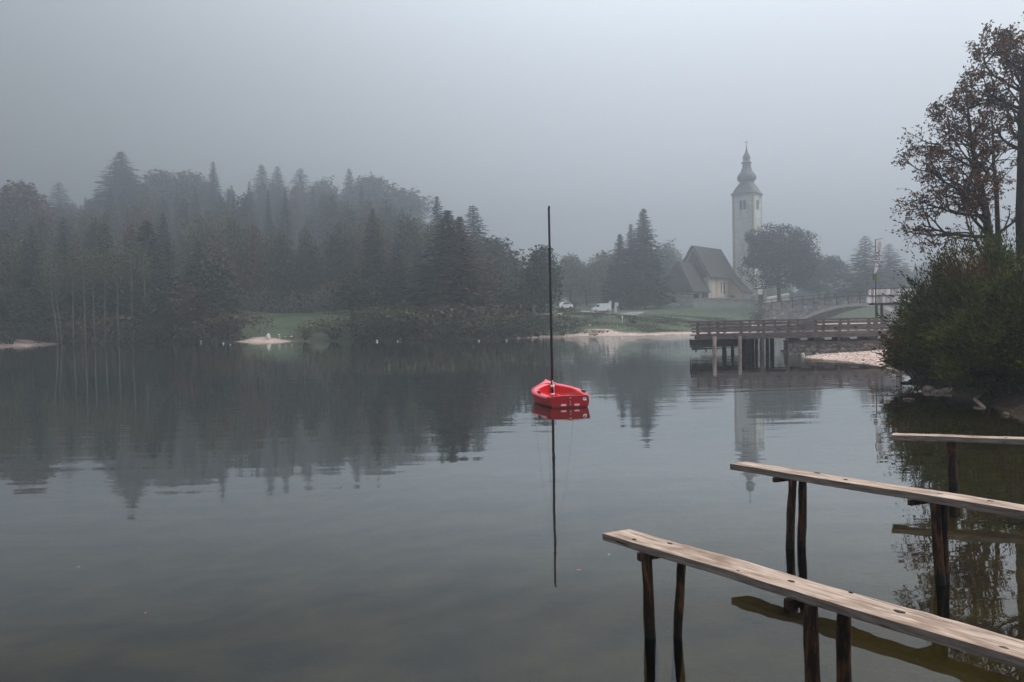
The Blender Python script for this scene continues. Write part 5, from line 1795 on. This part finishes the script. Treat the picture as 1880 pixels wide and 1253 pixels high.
BK = 'stones along the dark near bank'
for a in [(1706, 718, 24, 14, 'rock', 'brown rounded stone at the left tip of the dark bank'),
          (1703, 713, 20, 7, 'rock', 'flat stone lying behind the brown rounded stone at the tip'),
          (1738, 720, 34, 15, 'rock', 'largest pale stone at the water edge under the shrub'),
          (1762, 716, 22, 10, 'rock', 'stone leaning on the right side of the largest pale stone'),
          (1722, 722, 20, 11, 'rock', 'brown stone filling the gap before the largest pale stone'),
          (1862, 757, 18, 9, 'rock', 'small brown stone left of the pale boulder at the right edge'),
          (1879, 752, 24, 18, 'rock', 'grey boulder at the right edge of the picture on the bank'),
          (1846, 762, 16, 9, 'rock_dark', 'low brown stone at the water right of the broken stick'),
          (1792, 727, 14, 8, 'rock_dark', 'dark stone above the broken stick on the bank'),
          (1822, 733, 16, 9, 'rock_dark', 'brown stone right of the broken stick on the bank'),
          (1839, 742, 14, 8, 'rock_dark', 'stone halfway between the broken stick and the right edge'),
          (1756, 702, 24, 15, 'rock_dark', 'dark brown stone back under the shrub branches'),
          (1693, 707, 9, 4, 'rock', 'small pale stone in the water off the bank tip'),
          (1680, 720, 8, 3, 'rock', 'tiny flat stone furthest out from the bank tip'),
          (1689, 719, 7, 3, 'rock_pale', 'tiny pale stone beside the furthest flat stone'),
          (1664, 704, 22, 6, 'rock_dark', 'curved brown stone awash left of the bank tip'),
          (1680, 702, 30, 11, 'rock_dark', 'dark rounded boulder in the water under the left edge of the low brown shrub'),  # added boulder, put here to hide a bright patch of mirrored sky
          (1668, 734, 20, 5, 'rock_dark', 'ring shaped brown stone awash below the bank tip'),
          (1641, 692, 9, 7, 'rock_pale', 'dark sided pointed stone standing alone in the pier reflection')]:
    rock(*a, group=BK)
PB2 = 'stones on the gravel tongue beside the pier'
for a in [(1474, 653, 8, 7, 'rock_pale', 'roundest white stone in the water at the footing wall'),
          (1501, 652, 8, 5, 'rock_pale', 'white stone at the left tip of the gravel tongue'),
          (1512, 655, 7, 3, 'rock', 'flat brown stone in the water below the gravel tip'),
          (1544, 659, 6, 6, 'rock_pale', 'white stone in the water below the middle of the gravel'),
          (1586, 665, 9, 8, 'rock_dark', 'dark brown boulder sitting in the water off the gravel'),
          (1592, 656, 12, 6, 'rock_dark', 'dark stone on the water edge of the gravel'),
          (1604, 655, 12, 4, 'rock_pale', 'flat white stone right of the dark edge stone'),
          (1632, 664, 34, 4, 'rock_dark', 'long dark slab along the water edge by the shrub'),
          (1655, 668, 14, 5, 'rock_dark', 'dark slab stone under the left edge of the shrub'),
          (1510, 643, 15, 10, 'rock', 'rounded stone leaning on the footing at the gravel tip'),
          (1487, 645, 12, 9, 'rock', 'low rounded stone against the footing wall'),
          (1530, 645, 14, 6, 'rock', 'third rounded stone along the footing wall'),
          (1680, 690, 16, 6, 'rock', 'brown stone in the shallows under the shrub edge')]:
    rock(*a, group=PB2, z=0.05 if a[1] < 652 else 0.0)
SB = 'stones along the far shore'
for a in [(493, 623, 12, 15, 'rock_pale', 'tall white boulder standing at the far meadow shore'),
          (512, 622, 9, 6, 'rock', 'grey stone just right of the white boulder'),
          (523, 624, 8, 5, 'rock', 'second grey stone right of the white boulder'),
          (535, 625, 8, 4, 'rock_pale', 'low white stone among the meadow shore stones'),
          (553, 623, 9, 4, 'rock', 'low grey stone near the leaning shore bush'),
          (574, 620, 13, 7, 'rock', 'larger grey stone under the leaning shore bush'),
          (512, 614, 8, 4, 'rock_pale', 'pale stone up on the meadow edge'),
          (1022, 611, 14, 7, 'rock_pale', 'pale broken rocks heap left of the far beach'),
          (1034, 613, 11, 5, 'rock', 'flat rock at the foot of the pale heap'),
          (1012, 613, 9, 6, 'rock', 'grey rock right beside the mast at the far shore'),
          (1083, 602, 5, 5, 'rock_pale', 'single white stone on the grass above the far beach'),
          (369, 625, 4, 5, 'rock_pale', 'tiny white stone at the dark forest shore')]:
    y_ = 118 if a[1] < 616 else 114.0
    o = rock(*a, group=SB, Y=y_); o.location.z = max(gh(o.location.x, o.location.y), -0.1) + 0.05
BUO = 'small white buoys floating near the far shore'
for i, (px, py, r) in enumerate([(692, 626, 2.3), (730, 626, 1.5), (879, 625.5, 1.9), (930, 624.5, 1.9), (952, 620, 2.0), (977, 623.5, 1.4), (410, 630, 1.8), (423, 632, 1.3)]):
    p = W(px, py + 1.5, 0)
    k = p.y / FPX * r
    b = MB()
    b.tube([(0, 0, -k * .5), (0, 0, 0), (0, 0, k * 0.6), (0, 0, k * 1.2), (0, 0, k * 1.5)], [k * .6, k, k, k * .6, k * .12], 10)
    o = b.build('buoy', MT['buoy'], None, p)
    tag(o, ['largest white buoy, alone below the small shore spruce', 'small white buoy right of the largest buoy', 'white buoy below the bushes right of the large spruce',
            'white buoy left of the mast', 'white buoy closest to the shore left of the mast', 'tiny white buoy just left of the mast', 'white buoy near the brown meadow bush', 'tiny white buoy nearest to the white boulder'][i], 'buoy', BUO)
# duck-dark float and white ripple stake near the pier
p = W(1436, 645, 0)
b = MB(); rockmesh(b, (0, 0, 0.03), (0.13, 0.06, 0.06), 5, 2); b.tube([(0.09, 0, 0.05), (0.12, 0, 0.13)], 0.025, 6)
tag(b.build('duck', MT['dark'], None, p), 'small dark duck swimming by the pier piles', 'bird')
# logs on the far beach
for i, (px, py, l_, rr) in enumerate([(1053, 613, 1.1, 0.12), (1088, 613.5, 1.0, 0.16), (1094, 614, 0.7, 0.14)]):
    p = W(px, py + 3, 0.05)
    b = MB(); b.tube([(-l_ / 2, 0, 0.15), (0, 0.03, 0.18), (l_ / 2, 0, 0.3)], [rr, rr * 0.9, rr * 0.7], 7); b.tube([(0, 0, 0.1), (0.2, 0, 0.6)], [rr * .5, rr * .3], 5)
    tag(b.build('driftwood', MT['trunk_sawn'], None, p), ['pinkish driftwood piece at the left end of the far beach', 'grey driftwood in the middle of the far beach', 'short driftwood right of the grey one'][i], 'driftwood', 'driftwood on the far beach')
# broken stick on the near bank
b = MB()
q0, q1, q2 = W(1806, 722, 0.25), W(1789, 733, 0.12), W(1807, 749, 0.0)
b.tube([q0, q1], [0.03, 0.035], 6); b.tube([q1, q2], [0.05, 0.045], 6)
tag(b.build('broken_stick', MT['trunk_sawn']), 'pale broken stick bent like an elbow at the dark bank', 'stick')
# floating leaves
for i, (px, py, m_, lb) in enumerate([(268, 1125, 'leaf_fallen', 'red leaf floating at the lower left'), (145, 1041, 'buoy', 'tiny pale leaf floating at the far lower left'), (1063, 1046, 'leaf_fallen', 'faint reddish leaf floating left of the nearest plank'),
                                  (1118, 1018, 'buoy', 'faint pale leaf floating under the end of the nearest plank')]):
    p = W(px, py, 0.004)
    b = MB(); r = 0.018 if i != 2 else 0.03
    b.add([(r * math.cos(a) * (1 if k % 2 else 0.6), r * 0.8 * math.sin(a) * (1 if k % 2 else 0.6), 0.003 * math.cos(2 * a)) for k, a in enumerate(np.linspace(0, 2 * math.pi, 11)[:-1])], [tuple(range(10))])
    tag(b.build('leaf', MT[m_], None, p), lb, 'leaf')

# pebbles over the gravel tongue: uncountable
nr = np.random.default_rng(21)
P = np.stack([nr.uniform(17, 33, 16000), nr.uniform(38, 56, 16000)], 1)
s_ = lake_sd(P); P = P[(s_ > -0.5) & (s_ < 9)][:5200]
z = ground_h(P)
oct_ = np.array([(1, 0, 0), (0, 1, 0), (-1, 0, 0), (0, -1, 0), (0, 0, 1), (0, 0, -1)], float)
of = np.array([(0, 1, 4), (1, 2, 4), (2, 3, 4), (3, 0, 4), (1, 0, 5), (2, 1, 5), (3, 2, 5), (0, 3, 5)])
rad = nr.uniform(0.02, 0.075, (len(P), 1, 1)) * nr.uniform(0.6, 1.2, (len(P), 1, 3)) * np.array([1, 1, 0.6])
V = (oct_[None] * rad + np.column_stack([P, z])[:, None]).reshape(-1, 3)
F = (of[None] + 6 * np.arange(len(P))[:, None, None]).reshape(-1, 3)
tag(link('gravel', npmesh('gravel', V, F, [MT['pebble']])), 'pinkish gravel and pebbles on the tongue of beach beside the pier', 'gravel', kind='stuff')
# leaf litter, roots and small stones on the dark near bank
P = np.stack([nr.uniform(9, 20, 14000), nr.uniform(12, 36, 14000)], 1)
s_ = lake_sd(P); P = P[(s_ > -0.2) & (s_ < 2.4)][:2600]
z = ground_h(P)
rad = nr.uniform(0.012, 0.05, (len(P), 1, 1)) * nr.uniform(0.6, 1.3, (len(P), 1, 3)) * np.array([1, 1, 0.5])
V = (oct_[None] * rad + np.column_stack([P, z])[:, None]).reshape(-1, 3)
F = (of[None] + 6 * np.arange(len(P))[:, None, None]).reshape(-1, 3)
tag(link('litter', npmesh('litter', V, F, [MT['rock_dark']])), 'dark stones and leaf litter along the foot of the near bank', 'litter', kind='stuff')

# ------------------------------------------------------------------ near shrubs


def near_shrub(label, cpx, Y, rx, ry, top_py, leafm, seed, nstem, nleaf, droop=0.5, base_spread=0.45, mixm=None, leafl=0.085):
    nr = np.random.default_rng(seed)
    c = at(cpx, 600, Y)
    H = at(cpx, top_py, Y).z
    z0 = 0.55
    root = thing('willow_shrub', label, 'shrub', (c.x, Y, z0))
    ztop = H - z0
    b = MB()
    C, D = [], []
    for i in range(nstem):
        a = nr.uniform(0, 2 * math.pi); q = nr.uniform(0, 1) ** 0.6
        bx, by = base_spread * rx * math.cos(a) * q, base_spread * ry * math.sin(a) * q
        hz_ = ztop * nr.uniform(0.25, 1.0) * (1 - 0.55 * q ** 2.2)
        if i % 3 == 1: hz_ *= 0.33
        tx_, ty_ = rx * math.cos(a) * q * nr.uniform(0.8, 1.05), ry * math.sin(a) * q * nr.uniform(0.8, 1.05)
        P0 = np.array([bx, by, -0.4]); P1 = np.array([bx * 0.6 + tx_ * 0.4, by * 0.6 + ty_ * 0.4, hz_ * 0.75]); P2 = np.array([tx_, ty_, hz_ * (1 - droop * q * 0.35)])
        ts = np.linspace(0, 1, 7)[:, None]
        cur = (1 - ts) ** 2 * P0 + 2 * ts * (1 - ts) * P1 + ts ** 2 * P2
        if i % 3 == 0:
            b.tube([tuple(x) for x in cur], list(np.linspace(0.03, 0.005, 7)), 5, cap=False)
        m_ = nleaf
        tt_ = nr.uniform(0.22, 1.0, m_) ** 0.8
        tt_ = tt_[:, None]
        X = (1 - tt_) ** 2 * P0 + 2 * tt_ * (1 - tt_) * P1 + tt_ ** 2 * P2
        T = 2 * (1 - tt_) * (P1 - P0) + 2 * tt_ * (P2 - P1); T /= np.linalg.norm(T, axis=1)[:, None]
        # side twigs sweep up and out
        sd_ = nr.normal(size=(m_, 3)); off = sd_ * 0.16 * (1.25 - tt_ * 0.6)
        tw = nr.integers(0, 9, m_)
        tdir = nr.normal(size=(9, 3)) * 0.75 + np.array([math.cos(a) * 0.5, math.sin(a) * 0.5, 0.9])
        tl = nr.uniform(0, 0.55, m_)[:, None]
        X = X * 1.0 + off * 0.35 + tdir[tw] * tl * 0.7
        C.append(X); D.append(T * 0.6 + tdir[tw] * 0.8)
    C = np.concatenate(C); D = np.concatenate(D)
    keep = C[:, 2] > -0.42
    C, D = C[keep], D[keep]
    V, F = leafquads(C, leafl * nr.uniform(0.6, 1.2, len(C)), leafl * 0.25, nr, D, 0.7)
    mi = (nr.random(len(F)) < (0.0 if mixm is None else 0.3)).astype(int)
    if mixm is not None:
        mi = (vnoise(C[:, 0], C[:, 2], 1.6, seed) + nr.normal(size=len(C)) * 0.35 > 0.45).astype(int)
    link('foliage', npmesh('foliage', V, F, [MT[leafm], MT[mixm or leafm]], mi), root)
    b.build('stems', MT['twig'], root)
    return root


near_shrub('huge dark green willow shrub overhanging the water at the right edge', 1830, 26.3, 3.25, 3.0, 392, 'leaf_near', 1, 360, 380, mixm='leaf_near_brown')
near_shrub('lower willow shrub with upright twigs beside the pier end', 1740, 30.0, 1.65, 2.0, 474, 'leaf_near', 2, 170, 300, mixm='leaf_near_brown')
near_shrub('brownish low shrub hanging over the stones at the bank tip', 1714, 28.3, 1.65, 1.9, 586, 'leaf_near_brown', 3, 110, 260, mixm='leaf_near', droop=1.0)
near_shrub('dark shrub filling the lower right edge above the grey boulder', 1893, 22.0, 2.5, 2.5, 470, 'leaf_near', 4, 220, 300)

# ------------------------------------------------------------------ near autumn trees


def autumn_tree(label, pts, r0, seed, nb, reach, leafn, lean_left=0.5, zlo=0.25, ext=()):
    """pts: trunk as world points, branches recurse from it"""
    nr = np.random.default_rng(seed)
    rg = random.Random(seed)
    base = Vector(pts[0])
    root = thing('autumn_tree', label, 'tree', base)
    P = [Vector(p) - base for p in pts]
    tb = MB()
    rad = [r0 * (1 - 0.80 * i / (len(P) - 1)) for i in range(len(P))]
    tb.tube(P, rad, 9)
    bb = MB(); C, Dv = [], []

    def along(t):
        f = t * (len(P) - 1); i = min(int(f), len(P) - 2)
        return P[i].lerp(P[i + 1], f - i), rad[i] * (1 - (f - i)) + rad[i + 1] * (f - i)

    def grow(p, d, L, r, lvl):
        n = 5
        pl = [p]; cur = p.copy(); dd = d.copy()
        for k in range(n):
            dd = (dd + Vector((rg.gauss(0, .16), rg.gauss(0, .16), rg.gauss(0, .12) + (0.07 if lvl < 2 else -0.03) - 0.10 * (k / n) * (lvl == 1)))).normalized()
            cur = cur + dd * (L / n); pl.append(cur.copy())
        bb.tube(pl, [max(r * (1 - 0.75 * k / n), 0.005) for k in range(n + 1)], 5 if lvl < 2 else 4, cap=False)
        if lvl >= 3:
            m_ = rg.randint(leafn // 2, leafn)
            q = nr.random(m_)
            for t in q:
                f = (0.25 + 0.75 * t) * n; i = min(int(f), n - 1)
                x = pl[i].lerp(pl[i + 1], f - i)
                C.append(tuple(x + Vector((rg.gauss(0, .07), rg.gauss(0, .07), rg.gauss(0, .06)))))
            return
        kids = {0: 6, 1: 5, 2: 4}[lvl]
        for k in range(kids):
            t = 0.28 + 0.72 * (k + rg.random()) / kids
            f = min(t * n, n - 0.01); i = int(f)
            x = pl[i].lerp(pl[i + 1], f - i)
            ax = dd.cross(Vector((rg.gauss(0, 1), rg.gauss(0, 1), rg.gauss(0, 1)))).normalized()
            d2 = (Matrix.Rotation(R(rg.uniform(28, 62)), 3, ax) @ dd)
            d2.z = d2.z * 0.8 + 0.05
            grow(x, d2.normalized(), L * rg.uniform(0.42, 0.62), r * 0.5, lvl + 1)

    for k in range(nb):
        t = zlo + (1 - zlo) * (k + 0.5 * rg.random()) / nb
        p, r = along(t)
        a = rg.gauss(math.pi, 1.25) if rg.random() < lean_left else rg.uniform(0, 2 * math.pi)
        el = R(rg.uniform(5, 40) + 25 * t)
        d = Vector((math.cos(a) * math.cos(el), math.sin(a) * math.cos(el) * 0.8, math.sin(el)))
        grow(p, d, reach * (1.15 - 0.75 * t) * rg.uniform(0.75, 1.1), max(r * 0.5, 0.02), 1)
    grow(P[-1], Vector((0, 0, 1)), reach * 0.3, rad[-1], 1)
    for (t, a, el, L) in ext:
        p, r = along(t)
        d = Vector((math.cos(R(a)) * math.cos(R(el)), math.sin(R(a)) * math.cos(R(el)), math.sin(R(el))))
        grow(p, d, L, r * 0.55, 0)
    tb.build('trunk', MT['bark'], root)
    bb.build('branches', MT['bark'], root)
    C = np.array(C)
    V, F = leafquads(C, nr.uniform(0.04, 0.08, len(C)), 0.032, nr)
    link('crown', npmesh('crown', V, F, [MT['leaf_autumn']]), root)
    print('autumn leaves', len(C), 'branch faces', len(bb.f))


YA = 29.0
tA = [at(1822, 560, YA), at(1816, 440, YA), at(1808, 375, YA), at(1795, 325, YA), at(1787, 280, YA), at(1781, 240, YA), at(1776, 190, YA)]
tA[0].z = 1.4
autumn_tree('leaning brown leaved tree, left of the three autumn trees, branches over the water', tA, 0.17, 5, 26, 1.8, 7, 0.75, 0.12,
            ext=((0.55, 175, 18, 1.9), (0.38, 178, 8, 2.2), (0.72, 172, 28, 1.6), (0.28, 190, -4, 2.1), (0.18, 176, -6, 2.3), (0.24, 200, 4, 2.0)))
tB = [at(1838, 560, 30), at(1832, 430, 30), at(1829, 350, 30), at(1824, 300, 30), at(1823, 250, 30), at(1820, 205, 30)]
tB[0].z = 1.4
autumn_tree('slim middle autumn tree between the leaning tree and the thick trunk', tB, 0.11, 8, 12, 1.2, 7, 0.5, 0.35)
tC = [at(1884, 560, 27.5), at(1876, 400, 27.5), at(1877, 300, 27.5), at(1876, 210, 27.5), at(1880, 130, 27.5), at(1886, 62, 27.5)]
tC[0].z = 1.4
autumn_tree('tallest autumn tree with the thick trunk at the right edge', tC, 0.24, 13, 16, 1.55, 8, 0.6, 0.40,
            ext=((0.70, 178, 24, 1.9), (0.8, 175, 35, 1.3), (0.62, 185, 15, 1.6)))
